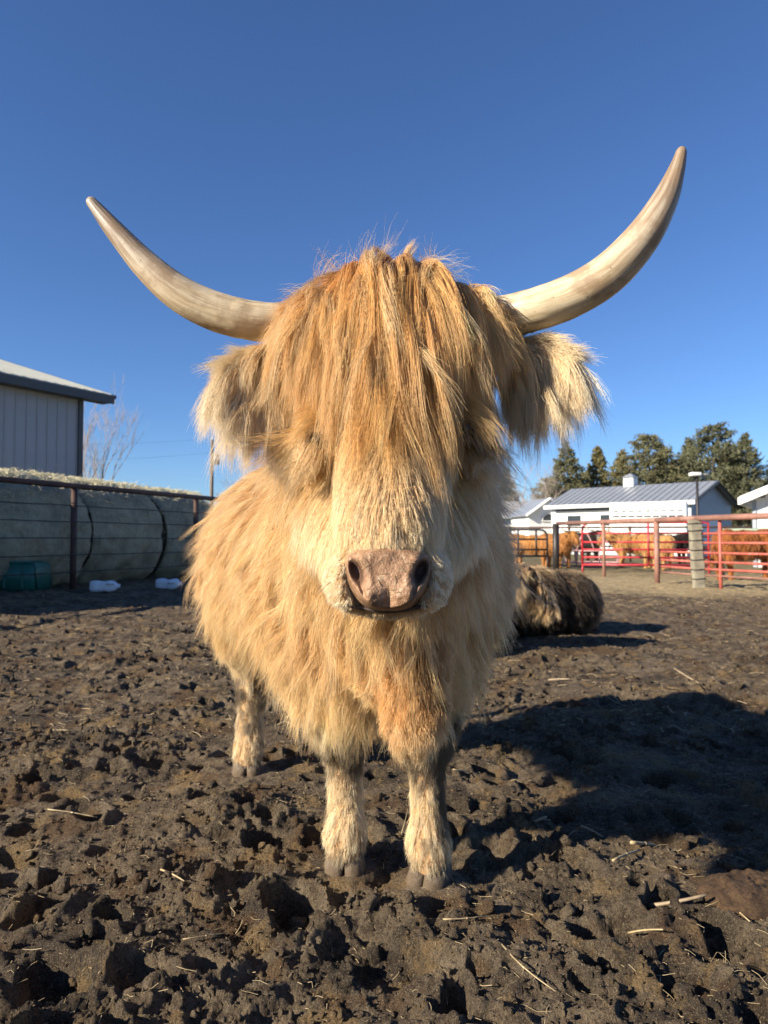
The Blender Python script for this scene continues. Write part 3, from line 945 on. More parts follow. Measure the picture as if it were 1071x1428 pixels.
def shed_right():
    # nearer white shed, its gable end turned to the yard
    C = P(1053, 690, 24.0); ez = C.z
    o = empty('shed', (C.x, C.y, 0), R(-33)); tag(o, 'white boarded shed with broad white eave cut by the right edge', 'shed')
    W, L, sl = 6.0, 7.0, .42
    rz = ez + W / 2 * sl
    m = MB(); m.box((W / 2, L / 2, ez / 2 - .05), (W - .02, L, ez - .1)); m.build('wall', M_WHITE, o)
    x = .16; k = 0
    while x < W:
        h = ez + min(x, W - x) * sl - .18
        m = MB(); m.box((0, 0, h / 2), (.292, .03, h), None, .006); p = m.build('panel', M_WHITE, o); p.location = (x, -.012, 0); x += .30
    m = MB(); m.poly([Vector((.02, .0, ez - .2)), Vector((W - .02, .0, ez - .2)), Vector((W / 2, .0, rz - .1))], (0, .06, 0)); m.build('gable_wall', M_WHITE, o)
    m = MB(); m.box((-.03, -.02, ez / 2 - .1), (.12, .12, ez - .22)); m.build('corner_trim', M_SHADEWALL_TRIM, o)
    ov = .42
    m = MB()
    for s_, x0 in ((-1, -ov), (1, W + ov)):
        m.poly([Vector((x0, -.5, ez - ov * sl)), Vector((W / 2, -.5, rz)), Vector((W / 2, L, rz)), Vector((x0, L, ez - ov * sl))], (0, 0, .08))
    m.build('roof', M_METALROOF, o)
    for x0 in (-ov, W + ov):
        m = MB()
        m.poly([Vector((x0, -.53, ez - ov * sl - .17)), Vector((W / 2, -.53, rz - .17)), Vector((W / 2, -.53, rz + .1)), Vector((x0, -.53, ez - ov * sl + .1))], (0, -.04, 0)); m.build('rake_trim', M_WHITE, o)
        m = MB(); m.poly([Vector((x0, -.50, ez - ov * sl - .06)), Vector((W / 2, -.50, rz - .06)), Vector((W / 2, -.03, rz - .06)), Vector((x0, -.03, ez - ov * sl - .06))], (0, 0, .02)); m.build('soffit', M_WHITE, o)
    m = MB(); m.box((-ov - .03, L / 2 - .2, ez - ov * sl - .04), (.06, L + .5, .24)); m.build('fascia', M_WHITE, o)
shed_right()

def trailer():
    a = P(850, 725, 35.5); b = P(958, 725, 34.0)
    d = (b - a); d.z = 0; L = d.length; yaw = math.atan2(d.y, d.x)
    top = P(900, 699.5, 34.8).z
    o = empty('stock_trailer', (a.x, a.y, 0), yaw); tag(o, 'white livestock trailer with slotted sides parked in front of the stable', 'trailer')
    m = MB(); m.box((L / 2, 1.1, .55 + (top - .55) / 2), (L, 2.2, top - .55), None, .07); m.build('body', M_WHITE, o)
    k = 0
    for row, z in enumerate((top - .46, top - .72)):
        for i in range(9):
            m = MB(); m.box((.3 + i * (L - .6) / 8, -.006, z), (.30 if row else .22, .03, .075 if row else .05)); m.build('slot', M_DARKTRIM, o)
    m = MB(); m.box((L / 2, -.02, top - .05), (L - .1, .05, .05)); m.build('rub_rail', M_WHITE, o)
    for x in (L * .42, L * .60):
        m = MB(); m.tube([(x, .02, .36), (x, .26, .36)], .36, 20); w_ = m.build('wheel', M_BLACKPIPE, o, False)
        m = MB(); m.tube([(x, -.02, .36), (x, .02, .36)], .2, 16); m.build('rim', M_GALV, w_)
    m = MB(); m.box((L * .51, .15, .80), (1.9, .4, .12), None, .03); m.build('fender', M_WHITE, o)
    m = MB(); m.tube([(L, 1.1, .55), (L + 1.2, 1.1, .5)], .06, 8); m.build('drawbar', M_BLACKPIPE, o)
trailer()

def yard_lamp():
    b = P(973, 725, 30.0); top = P(973, 664, 30.0).z
    o = empty('yard_lamp', (b.x, b.y, 0)); tag(o, 'dark yard lamp post with a broad white lamp head before the stable roof', 'lamp post')
    m = MB(); m.tube([(0, 0, -.2), (0, 0, top)], .055, 10); m.build('post', M_BLACKPIPE, o, True)
    m = MB(); m.box((-.08, 0, top + .08), (.44, .34, .15), None, .04); m.build('lamp_head', M_WHITE, o, True)
    m = MB(); m.tube([(0, 0, top - .05), (.2, .0, top + .02), (.38, 0, top + .04)], .03, 6); m.box((.38, 0, top + .08), (.16, .16, .10), None, .02); m.build('bracket', M_GALV, o)
yard_lamp()

# ------------------------------------------------------------------ right hand corral
RF = [Vector((4.55, 22.6, 0)), Vector((5.25, 21.5, 0)), Vector((5.87, 15.3, 0)), Vector((6.13, 13.95, 0)), Vector((7.4, 10.9, 0)), Vector((8.4, 8.6, 0))]
rf = empty('corral_fence', RF[3]); tag(rf, 'brown and faded red pipe fence with a grey wooden post on the right', 'fence')
INV = Matrix.Translation(-RF[3])
def rpart(m, name, mat, smooth=True, label=None):
    o = m.build(name, mat, rf, smooth); o.matrix_parent_inverse = INV
    if label: o['label'] = label
    return o
def topz(v): return {22.6: 1.42, 21.5: 1.43}.get(round(v.y, 1), 1.36)
for i in range(1, len(RF) - 1):
    a, b = RF[i], RF[i + 1]
    m = MB(); m.tube([a + Vector((0, 0, topz(a))), b + Vector((0, 0, topz(b)))], .058, 10); rpart(m, 'top_rail', M_BROWNPIPE)
# posts
m = MB(); m.tube([RF[1] + Vector((-.05, 0, -.2)), RF[1] + Vector((-.05, 0, 1.42))], .10, 10); rpart(m, 'post', M_BLACKPIPE, True, 'thick black gate post')
m = MB(); m.tube([RF[2] + Vector((0, 0, -.2)), RF[2] + Vector((0, 0, 1.33))], .058, 10); rpart(m, 'post', M_BROWNPIPE, True, 'slim brown steel post')
pm = RF[1].lerp(RF[2], .55); m = MB(); m.tube([pm + Vector((0, 0, -.2)), pm + Vector((0, 0, 1.36))], .04, 10); rpart(m, 'post', M_BROWNPIPE)
w_ = RF[3]
m = MB()
zs = np.linspace(-.2, 1.33, 12)
for k in range(11):
    pass
bm_r = []
for k, z in enumerate(zs):
    wv = .098 + .006 * math.sin(k * 1.9)
    bm_r.append([m.bm.verts.new(w_ + Vector((sx * wv - .035 + (1.33 - z) * .055 * 1.0, sy * .095, z))) for sx, sy in ((-1, -1), (1, -1), (1, 1), (-1, 1))])
for A, B in zip(bm_r[:-1], bm_r[1:]):
    for i in range(4): m.bm.faces.new((A[i], A[(i + 1) % 4], B[(i + 1) % 4], B[i]))
m.bm.faces.new(bm_r[0][::-1]); m.bm.faces.new(bm_r[-1])
bmesh.ops.bevel(m.bm, geom=[e for e in m.bm.edges if abs((e.verts[0].co - e.verts[1].co).z) > .05], offset=.018, segments=2, affect='EDGES')
wp = rpart(m, 'wooden_post', M_WOOD, False)
for z in (1.26, 1.12, .93, .74, .55, .36, .18):
    m = MB()
    c = w_ + Vector((-.035 + (1.33 - z) * .055, 0, z))
    m.tube([c + Vector((sx * .106, sy * .102, .006 * sx)) for sx, sy in ((-1, -1), (1, -1), (1, 1), (-1, 1), (-1, -1))], .009, 5)
    rpart(m, 'wire_tie', M_ROD)
# faded red lower rails
for zz in (1.06, .88, .685, .51, .37, .25):
    for i, (a, b) in enumerate(((RF[2], RF[3]), (RF[3], RF[4]), (RF[4], RF[5]))):
        if i == 0 and zz > .8: continue
        m = MB(); m.tube([a + Vector((.06, .06, zz)), b + Vector((.06, .06, zz))], .024 if zz > .3 else .02, 8)
        rpart(m, 'rail', M_ORANGE if zz > .3 else M_BROWNPIPE)
pm = RF[3].lerp(RF[4], .27)
k = (998 - 535.5) / FPX
m = MB(); q = Vector((k * 15.0, 15.0, 0)); pq = RF[3].lerp(RF[4], .12)
pq = RF[3] + (RF[4] - RF[3]) * 0.16
m.tube([pq + Vector((.06, .06, -.2)), pq + Vector((.06, .06, 1.34))], .034, 8); rpart(m, 'post', M_ORANGE)
m = MB(); pq = RF[4]; m.tube([pq + Vector((0, 0, -.2)), pq + Vector((0, 0, 1.34))], .05, 8); rpart(m, 'post', M_BROWNPIPE)

def gate(name, a, b, z0, z1, rails, mat, label, rt, verts, round_l=True, round_r=True):
    o = empty(name, (a.x, a.y, 0), math.atan2(b.y - a.y, b.x - a.x)); tag(o, label, 'gate')
    L = (Vector((b.x, b.y, 0)) - Vector((a.x, a.y, 0))).length
    c = .22
    pts = [(0, 0, z0)]
    pts += [(0, 0, z1 - c)] + ([(c * (1 - math.cos(q)), 0, z1 - c + c * math.sin(q)) for q in (.4, .8, 1.2)] if round_l else [(0, 0, z1 - .02)])
    pts += [(c, 0, z1), (L - c, 0, z1)] + ([(L - c + c * math.sin(q), 0, z1 - c + c * math.cos(q)) for q in (.4, .8, 1.2)] if round_r else [(L, 0, z1 - .02)])
    pts += [(L, 0, z1 - c), (L, 0, z0)]
    m = MB(); m.tube(pts, rt, 8); m.tube([(0, 0, z0), (L, 0, z0)], rt, 8); m.build('frame', mat, o, True)
    for z in rails:
        m = MB(); m.tube([(0.02, -.004, z), (L - .02, -.004, z)], rt * .85, 8); m.build('rail', mat, o, True)
    for x in verts:
        m = MB(); m.tube([(x * L, -rt * 1.2, z0), (x * L, -rt * 1.2, z1)], rt * .95, 8); m.build('brace', mat, o, True)
    # hinge legs down to the ground so that it stands
    for x in (0.0, L):
        m = MB(); m.tube([(x, 0, z0), (x, 0, -.02)], rt * .9, 8); m.build('foot', mat, o, True)
    return o
gate('corral_gate', P(812, 750, 20.3), P(988, 750, 19.6), .23, 1.42, [.44, .66, .87, 1.12], M_RED, 'bright red tubular gate with six bars behind the corral fence', .030, [.53, .61], True, False)
gate('corral_gate', P(640, 750, 22.8), P(763, 750, 22.0), .43, 1.25, [.63, .95], M_BLACKPIPE, 'black tubular gate at the cow neck left of the thick gate post', .032, [.32, .68, .88], True, True)
# far rails of the pens
ff = empty('pen_fence', (6, 31, 0)); tag(ff, 'dark pipe fence of the pens behind the standing cattle', 'fence')
for zz in (1.45, 1.05, .65):
    m = MB(); m.tube([(-3, 0, zz), (14, -3, zz)], .04, 8); m.build('rail', M_RUST, ff, True)
for k in range(8):
    f = k / 7; m = MB(); m.tube([(-3 + 17 * f, -3 * f, -.1), (-3 + 17 * f, -3 * f, 1.5)], .055, 8); m.build('post', M_RUST, ff, True)
gp = empty('livestock_panel', (P(1008, 745, 18.5).x, 18.5, 0), R(-8)); tag(gp, 'pale green pipe panel behind the faded red rails at the right', 'panel')
for zz in (1.19, .75, .32):
    m = MB(); m.tube([(0, 0, zz), (3.4, 0, zz)], .045 if zz > 1 else .03, 8); m.build('rail', simple_mat('green_pipe', (.22, .27, .19), .5), gp, True)
for x in (0.0, 1.7, 3.4):
    m = MB(); m.tube([(x, .0, -.1), (x, 0, 1.2)], .03, 8); m.build('post', M_RUST, gp, True)

def ring_feeder():
    c = P(824, 760, 25.5); o = empty('ring_feeder', (c.x, c.y, 0)); tag(o, 'pale pink hay ring feeder with arched loops in the pen', 'hay feeder')
    mt = simple_mat('faded_pink_pipe', (.55, .33, .33), .5)
    m = MB()
    for z in (.12, .55):
        m.tube([(1.0 * math.cos(a), 1.0 * math.sin(a), z) for a in np.linspace(0, 2 * math.pi, 33)], .024, 6, False)
    m.build('ring', mt, o, True)
    for k in range(8):
        a0 = k * math.pi / 4; m = MB()
        m.tube([(1.0 * math.cos(a0 + q * .62), 1.0 * math.sin(a0 + q * .62), .55 + .62 * math.sin(q * math.pi)) for q in np.linspace(0, 1, 11)], .022, 6); m.build('loop', mt, o, True)
    for k in range(8):
        a0 = k * math.pi / 4; m = MB(); m.tube([(math.cos(a0), math.sin(a0), 0), (math.cos(a0), math.sin(a0), .55)], .02, 6); m.build('upright', mt, o, True)
ring_feeder()
# ================================================================== THE HIGHLAND COW
def proj(p):
    """photo pixel of world points (N,3)"""
    p = np.asarray(p)
    c, s = math.cos(PITCH), math.sin(PITCH)
    dy = p[:, 1]; dz = p[:, 2] - CAM_H
    f = dy * c + dz * s; u = -dy * s + dz * c
    return 535.5 + FPX * p[:, 0] / f, 714 - FPX * u / f

def hair_mat(name, rough=0.32, radial=0.42):
    t = NT(name)
    h = t.n('ShaderNodeBsdfHairPrincipled')
    h.parametrization = 'COLOR'
    h.inputs['Roughness'].default_value = rough
    h.inputs['Radial Roughness'].default_value = radial
    h.inputs['Coat'].default_value = 0.0
    h.inputs['Random Roughness'].default_value = 0.15
    h.inputs['Offset'].default_value = R(2.5)
    t.l(t.mix(1.0, t.attr('hair_color'), (0.92, 0.74, 0.55), 'MULTIPLY'), h.inputs['Color'])
    p = t.n('ShaderNodeBsdfPrincipled')
    t.l(t.attr('hair_color'), p.inputs['Base Color'])
    p.inputs['Roughness'].default_value = 0.45
    p.inputs['Specular IOR Level'].default_value = 0.25
    mx = t.n('ShaderNodeMixShader')
    mx.inputs[0].default_value = 0.66
    t.l(h.outputs[0], mx.inputs[1]); t.l(p.outputs[0], mx.inputs[2])
    t.l(mx.outputs[0], t.out.inputs['Surface'])
    return t.m
M_HAIR = hair_mat('animal_hair')

def add_hair(name, strands, radius, color_root, color_tip, parent, mat=None, taper=0.15):
    """strands (S,K,3) -> one hair object; colours (S,3) each"""
    S, K, _ = strands.shape
    hc = bpy.data.hair_curves.new(name)
    hc.add_curves([K] * S)
    hc.attributes['position'].data.foreach_set('vector', np.ascontiguousarray(strands, dtype=np.float32).ravel())
    t = np.linspace(0, 1, K)
    rad = np.asarray(radius).reshape(-1, 1) * (1 - (1 - taper) * t[None] ** 1.6) * np.ones((S, 1))
    ra = hc.attributes.get('radius') or hc.attributes.new('radius', 'FLOAT', 'POINT')
    ra.data.foreach_set('value', rad.astype(np.float32).ravel())
    tt = (t ** 0.8)[None, :, None]
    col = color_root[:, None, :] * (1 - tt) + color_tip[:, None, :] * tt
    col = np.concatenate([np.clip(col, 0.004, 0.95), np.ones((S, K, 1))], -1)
    ca = hc.attributes.new('hair_color', 'FLOAT_COLOR', 'POINT')
    ca.data.foreach_set('color', col.astype(np.float32).ravel())
    o = bpy.data.objects.new(name, hc)
    COL.objects.link(o)
    hc.materials.append(mat or M_HAIR)
    o.parent = parent
    return o


class Skin:
    """triangles of a body for rooting hair on"""
    def __init__(self, me, label_fn=None):
        me.calc_loop_triangles()
        n = len(me.vertices); co = np.empty(n * 3); me.vertices.foreach_get('co', co); self.co = co.reshape(-1, 3)
        vn = np.empty(n * 3); me.vertex_normals.foreach_get('vector', vn); self.vn = vn.reshape(-1, 3)
        m = len(me.loop_triangles); tr = np.empty(m * 3, dtype=np.int32); me.loop_triangles.foreach_get('vertices', tr); self.tr = tr.reshape(-1, 3)
        a, b, c = (self.co[self.tr[:, k]] for k in range(3))
        self.area = np.linalg.norm(np.cross(b - a, c - a), axis=1) / 2
        self.cen = (a + b + c) / 3
        self.cn = nrm(self.vn[self.tr].mean(1))
        self.bvh = BVHTree.FromPolygons([tuple(v) for v in self.co], [tuple(int(q) for q in t) for t in self.tr])
    def sample(self, n, w, rs):
        p = self.area * w; p = p / p.sum()
        k = rs.choice(len(p), n, p=p)
        u = rs.random((n, 2)); fl = u.sum(1) > 1; u[fl] = 1 - u[fl]
        t = self.tr[k]; a, b, c = (self.co[t[:, q]] for q in range(3))
        pos = a + (b - a) * u[:, :1] + (c - a) * u[:, 1:]
        na, nb, nc = (self.vn[t[:, q]] for q in range(3))
        nn = nrm(na * (1 - u.sum(1))[:, None] + nb * u[:, :1] + nc * u[:, 1:])
        return pos, nn

def grow(skin, pos, nor, d0, L, K, grav, lift, wave, wfreq, mind, rs, gdir=(0, 0, -1)):
    """guide hairs that leave the skin at pos, follow d0, sag along gdir and never enter the skin"""
    n = len(pos)
    L = np.broadcast_to(np.asarray(L, float), (n,)); mind = np.broadcast_to(np.asarray(mind, float), (n,))
    lift = np.broadcast_to(np.asarray(lift, float), (n,)); grav = np.broadcast_to(np.asarray(grav, float), (n,))
    d0 = nrm(d0 - nor * (d0 * nor).sum(1)[:, None] * 0.9)
    t = nrm(d0 + nor * lift[:, None])
    out = np.empty((n, K, 3)); out[:, 0] = pos
    p = pos.copy(); g = np.asarray(gdir, float)
    ph = rs.random((n, 3)) * 50
    for k in range(1, K):
        q = p * wfreq + ph * 0.12
        w = np.stack([vnoise3(q, 1), vnoise3(q + 17.3, 2), vnoise3(q + 41.7, 3)], -1)
        t = nrm(t + g * (grav / (K - 1))[:, None] + w * wave)
        p = p + t * (L / (K - 1))[:, None]
        md = mind * min(1.0, k / (0.35 * K))
        for i in range(n):
            loc, nn, _, dist = skin.bvh.find_nearest(Vector(p[i]), 0.25)
            if loc is None: continue
            sd = (Vector(p[i]) - loc).dot(nn)
            sgn = dist if sd >= 0 else -dist
            if sgn < md[i]:
                nv = np.array(nn)
                p[i] = np.array(loc) + nv * md[i]
                dn = t[i] @ nv
                if dn < 0:
                    t[i] -= nv * dn * 0.9
        t = nrm(t)
        out[:, k] = p
    return out

def expand(guides, n, radius, clump, frizz, rs, lmin=0.6, power=0.9):
    Gn, K, _ = guides.shape
    tan0 = nrm(guides[:, 1] - guides[:, 0])
    ref = np.where(np.abs(tan0[:, 2:3]) > 0.9, np.array([[1.0, 0, 0]]), np.array([[0, 0, 1.0]]))
    e1 = nrm(np.cross(tan0, ref)); e2 = np.cross(tan0, e1)
    g = np.repeat(guides, n, axis=0); e1 = np.repeat(e1, n, axis=0); e2 = np.repeat(e2, n, axis=0)
    S = Gn * n
    a = rs.random(S) * 2 * np.pi; r = radius * np.sqrt(rs.random(S)) if np.isscalar(radius) else np.repeat(radius, n) * np.sqrt(rs.random(S))
    off = e1 * (r * np.cos(a))[:, None] + e2 * (r * np.sin(a))[:, None]
    s = lmin + (1 - lmin) * rs.random(S) ** 0.7
    tt = np.linspace(0, 1, K)
    f = tt[None] * s[:, None] * (K - 1)
    i0 = np.minimum(f.astype(int), K - 2); fr = (f - i0)[..., None]
    rows = np.arange(S)[:, None]
    path = g[rows, i0] * (1 - fr) + g[rows, i0 + 1] * fr
    cl = 1 - clump * tt ** power
    path = path + off[:, None, :] * cl[None, :, None]
    if frizz > 0:
        f1 = rs.standard_normal((S, 3)) * frizz; f2 = rs.standard_normal((S, 3)) * frizz * 0.6
        phs = rs.random(S) * 6.28
        path = path + f1[:, None, :] * (tt ** 1.5)[None, :, None] + f2[:, None, :] * (np.sin(tt[None] * 7 + phs[:, None]) * tt[None] ** 0.8)[..., None]
    return path

def tint(base, S, rs, hue=0.06, val=0.22, per=None):
    """per-strand colours round a base colour; per = strands that share one lock"""
    base = np.broadcast_to(np.asarray(base, float), (S, 3)).copy()
    v = rs.standard_normal(S) * val * 0.7
    if per:
        v = v + np.repeat(rs.standard_normal(S // per), per) * val * 0.7
    h = rs.standard_normal(S) * hue
    c = base * np.exp(v)[:, None]
    c[:, 1] *= np.exp(h); c[:, 2] *= np.exp(2.2 * h)
    return np.clip(c, 0.004, 0.93)

# ---- body as one continuous skin
AX = Vector((-0.39, 0.92, 0)).normalized(); AXN = Vector((AX.y, -AX.x, 0))
YAW = Matrix.Rotation(R(23), 4, 'Z')
prims = []        # (centre, radius, group) for region labels
def build_body_mesh(name, voxel):
    m = MB()
    def el(c, r, grp, rot=None):
        m.ellipsoid(c, r, rot, 3); prims.append((np.array(c[:]), float(np.mean(r)), grp))
    def chain(pts, grp, n=7):
        for (c0, r0), (c1, r1) in zip(pts[:-1], pts[1:]):
            for k in range(n + 1):
                f = k / n
                c = Vector(c0).lerp(Vector(c1), f); r = r0 + (r1 - r0) * f
                m.ellipsoid(c, (r, r, r), None, 2); prims.append((np.array(c[:]), r, grp))
    # trunk
    el((-0.035, 1.98, 0.88), (.265, .30, .33), 'body', YAW)
    el((-0.20, 2.45, 0.87), (.345, .50, .315), 'body', YAW)
    el((-0.37, 2.88, 0.90), (.31, .32, .31), 'body', YAW)
    el((-0.10, 2.20, 1.10), (.15, .40, .10), 'body', YAW)
    chain([((0.01, 1.36, 1.17), .145), ((0.0, 1.65, 1.03), .21), ((-0.03, 1.92, 0.98), .25)], 'neck')
    chain([((0.02, 1.70, 0.86), .17), ((0.03, 1.68, 0.70), .12)], 'chest')
    chain([((0.045, 1.60, 0.77), .080), ((0.058, 1.555, 0.66), .066), ((0.066, 1.545, 0.55), .052)], 'lobe')
    # legs
    x, y = hoof_fr.x, hoof_fr.y
    chain([((-0.19, 1.98, .86), .17), ((-0.15, y - .03, .60), .115), ((x - .012, y - .01, .405), .071), ((x - .003, y + .02, .33), .043), ((x, y + .02, .17), .042), ((x, y + .005, .10), .057), ((x, y - .01, .05), .046)], 'leg')
    x, y = hoof_fl.x, hoof_fl.y
    chain([((0.165, 2.0, .86), .16), ((0.145, y + .05, .60), .10), ((x - .0, y + .03, .405), .071), ((x - .003, y + .03, .33), .043), ((x, y + .02, .17), .042), ((x, y + .005, .10), .057), ((x, y - .01, .05), .046)], 'leg')
    x, y = hoof_hr.x, hoof_hr.y
    chain([((-0.50, 2.80, .78), .19), ((x + .01, y + .0, .58), .12), ((x + .01, y + .08, .44), .075), ((x, y + .05, .24), .045), ((x, y + .02, .11), .054), ((x, y, .05), .048)], 'leg')
    x, y = hoof_hl.x, hoof_hl.y
    chain([((-0.22, 2.92, .78), .19), ((x, y + .0, .58), .12), ((x - .01, y + .08, .44), .075), ((x, y + .05, .24), .045), ((x, y + .02, .11), .054), ((x, y, .05), .048)], 'leg')
    # head
    el(P(547, 455, 1.31), (.182, .085, .050), 'head')
    el(P(545, 430, 1.31), (.10, .085, .065), 'head')
    el(P(547, 520, 1.285), (.130, .12, .13), 'head')
    el(P(548, 612, 1.23), (.112, .10, .11), 'head')
    chain([(P(547, 640, 1.195), .094), (P(543, 742, 1.09), .080)], 'face')
    el(P(541, 806, 1.082), (.085, .075, .053), 'muzzle')
    for sx in (-1, 1):
        el(P(541 + 46 * sx, 808, 1.078), (.043, .068, .049), 'muzzle')
    el(P(541, 832, 1.088), (.066, .075, .030), 'muzzle')
    for sx in (-1, 1):
        chain([(P(541 + 30 * sx, 805, 1.11), .055), (P(545 + 58 * sx, 715, 1.28), .078)], 'face')
        el(P(548 + 104 * sx, 606 - 8 * sx, 1.205), (.026, .04, .026), 'head')
    chain([(P(545, 735, 1.36), .115), ((0.01, 1.55, 0.98), .19)], 'neck')
    me0 = m.mesh(name + '_raw')
    o = bpy.data.objects.new(name + '_raw', me0)
    COL.objects.link(o)
    md = o.modifiers.new('r', 'REMESH'); md.mode = 'VOXEL'; md.voxel_size = voxel; md.adaptivity = 0
    ms = o.modifiers.new('s', 'SMOOTH'); ms.factor = 0.5; ms.iterations = 7
    dg = bpy.context.evaluated_depsgraph_get()
    me = bpy.data.meshes.new_from_object(o.evaluated_get(dg))
    me.name = name
    bpy.data.objects.remove(o); bpy.data.meshes.remove(me0)
    return me

me_body = build_body_mesh('body', 0.0085)
def recess():
    n = len(me_body.vertices); co = np.empty(n * 3); me_body.vertices.foreach_get('co', co); co = co.reshape(-1, 3)
    px, py = proj(co)
    q = (np.abs((px - 542) / 62.0) ** 2.6 + np.abs((py - 808) / 44.0) ** 2.6) ** (1 / 2.6)
    co[:, 1] += 0.046 * sstep(1.06, 0.80, q) * (co[:, 1] < 1.06)
    me_body.vertices.foreach_set('co', co.ravel()); me_body.update()
recess()
cow = empty('highland_cow', (-0.05, 2.2, 0.0))
tag(cow, 'shaggy golden tan highland cow with long curved horns standing in the mud facing forward', 'cow')
COW_INV = Matrix.Translation(-Vector(cow.location))
def own(o, parent=None):
    """keep world placement while parented to the cow"""
    o.parent = parent or cow
    if parent is None:
        o.matrix_parent_inverse = COW_INV
    return o

pc = np.array([p[0] for p in prims]); pr = np.array([p[1] for p in prims]); pg = np.array([p[2] for p in prims])
skin = Skin(me_body)
def region(points):
    lab = np.empty(len(points), dtype=object)
    for s in range(0, len(points), 4000):
        q = points[s:s + 4000]
        d = np.linalg.norm(q[:, None] - pc[None], axis=2) - pr[None]
        lab[s:s + 4000] = pg[np.argmin(d, 1)]
    return lab.astype(str)
REG = region(skin.cen)
PX, PY = proj(skin.cen)

def body_material():
    t = NT('hide')
    c = t.coord('Object')
    n = t.noise(c, 9, 6, 0.65)
    col = t.ramp(n, [(0.3, (0.34, 0.19, 0.085)), (0.7, (0.52, 0.33, 0.16))])
    n2 = t.noise(t.coord('Object', (60, 60, 9)), 3.0, 4, 0.6)
    col = t.mix(0.35, col, t.ramp(n2, [(0.35, (0.22, 0.12, 0.05)), (0.65, (0.62, 0.42, 0.22))]))
    return t.principled(col, 0.75, t.bump(n2, 0.6, 0.006), 0, 0.2)
M_HIDE = body_material()
body = own(link('body', me_body, M_HIDE, None, True))

# ---- hair on the skin
AXv = np.array(AX[:]); AXNv = np.array(AXN[:])
DOWN = np.array([0, 0, -1.0])

def coat_colour(pos):
    """base colours of root and tip by place on the animal"""
    n = len(pos)
    nz = 0.5 + 0.5 * vnoise3(pos * 5.0, 61)
    nz2 = 0.5 + 0.5 * vnoise3(pos * 13.0, 62)
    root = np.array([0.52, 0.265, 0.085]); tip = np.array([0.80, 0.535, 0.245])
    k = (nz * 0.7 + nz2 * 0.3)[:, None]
    r = root * (0.80 + 0.4 * k); tp = tip * (0.86 + 0.24 * k)
    # rusty chest and dewlap
    ch = np.exp(-(np.abs((pos[:, 0] - 0.055) / 0.095) ** 3 + ((pos[:, 1] - 1.58) / 0.13) ** 2 + np.abs((pos[:, 2] - 0.70) / 0.20) ** 3))[:, None]
    ch2 = 0.6 * np.exp(-(((pos[:, 0] + 0.02) / 0.16) ** 2 + ((pos[:, 1] - 1.66) / 0.22) ** 2 + ((pos[:, 2] - 0.80) / 0.10) ** 2))[:, None]
    ch = np.maximum(ch, ch2)
    r = r * (1 - ch) + np.array([0.47, 0.20, 0.055]) * ch; tp = tp * (1 - 0.9 * ch) + np.array([0.66, 0.34, 0.115]) * 0.9 * ch
    # paler down the legs and under the belly
    lo = sstep(0.62, 0.40, pos[:, 2])[:, None]
    r = r * (1 - lo) + np.array([0.66, 0.47, 0.25]) * lo; tp = tp * (1 - lo) + np.array([0.84, 0.67, 0.42]) * lo
    return r, tp

coat_sets = []
def emit(guides, n1, r1, c1, n2, r2, c2, frizz, rs, radius, name, parent=None, cols=None, val=0.2, lmin=0.6, mud=None, base=None):
    g = expand(guides, n1, r1, c1, frizz * 0.8, rs, lmin) if n1 > 1 else guides
    s = expand(g, n2, r2, c2, frizz, rs, 0.7)
    S = len(s); per = n1 * n2
    if cols is None:
        cr, ct = coat_colour(s[:, 0])
    else:
        cr, ct = (np.broadcast_to(np.asarray(c, float), (S, 3)) if np.asarray(c).ndim == 1 else np.repeat(c, per, axis=0) for c in cols)
    v = np.exp(np.repeat(rs.standard_normal(len(g)), n2) * val * 0.55 + rs.standard_normal(S) * val * 0.6)[:, None]
    h = np.exp(rs.standard_normal(S) * 0.05 + np.repeat(rs.standard_normal(len(g)), n2) * 0.05)
    hv = np.stack([np.ones(S), h, h ** 2.2], -1)
    cr = cr * v * hv; ct = ct * v * hv
    if mud is not None:
        k = mud(s[:, 0], rs)[:, None]
        cr = cr * (1 - k) + np.array([0.055, 0.042, 0.028]) * k; ct = ct * (1 - k) + np.array([0.075, 0.056, 0.036]) * k
    o = add_hair(name, s, radius * (0.75 + 0.5 * rs.random(S)), cr, ct, None)
    return own(o, parent)

# long coat: trunk, neck, chest and tops of the legs
rs = np.random.default_rng(100)
cz = skin.cen[:, 2]
trunk = np.isin(REG, ['body', 'neck', 'chest', 'lobe']) | ((REG == 'leg') & (cz > 0.47))
front = np.where(skin.cen[:, 1] < 2.0, 1.5, 1.0) * np.where(REG == 'lobe', 1.6, 1.0)
facing = 0.35 + 0.65 * sstep(0.45, -0.2, (skin.cn * nrm(skin.cen - np.array([0, 0, CAM_H]))).sum(1))
w = trunk * front * facing
pos, nor = skin.sample(7600, w, rs)
reg = region(pos)
z = pos[:, 2]
L = np.where(reg == 'body', 0.23, np.where(reg == 'neck', 0.20, np.where(reg == 'lobe', 0.065, np.where(reg == 'leg', 0.14, 0.12))))
L = np.where((reg == 'body') & (z < .74) & (pos[:, 1] > 2.0), L * .45, L)
near_lobe = (np.hypot(pos[:, 0] - .055, pos[:, 1] - 1.58) < .17) & (z < .86) & (reg != 'lobe')
L = np.where(near_lobe, L * .5, L)
L = L * (0.75 + 0.5 * rs.random(len(pos))) * (0.85 + 0.3 * vnoise3(pos * 4, 71))
L = np.where((reg == 'leg'), L * (0.55 + 0.55 * sstep(0.44, 0.62, z)), L)
side = nrm(pos - (np.array([-0.05, 2.0, 0]) + AXv * ((pos - np.array([-0.05, 2.0, 0])) @ AXv)[:, None] + np.array([0, 0, 1]) * z[:, None]))
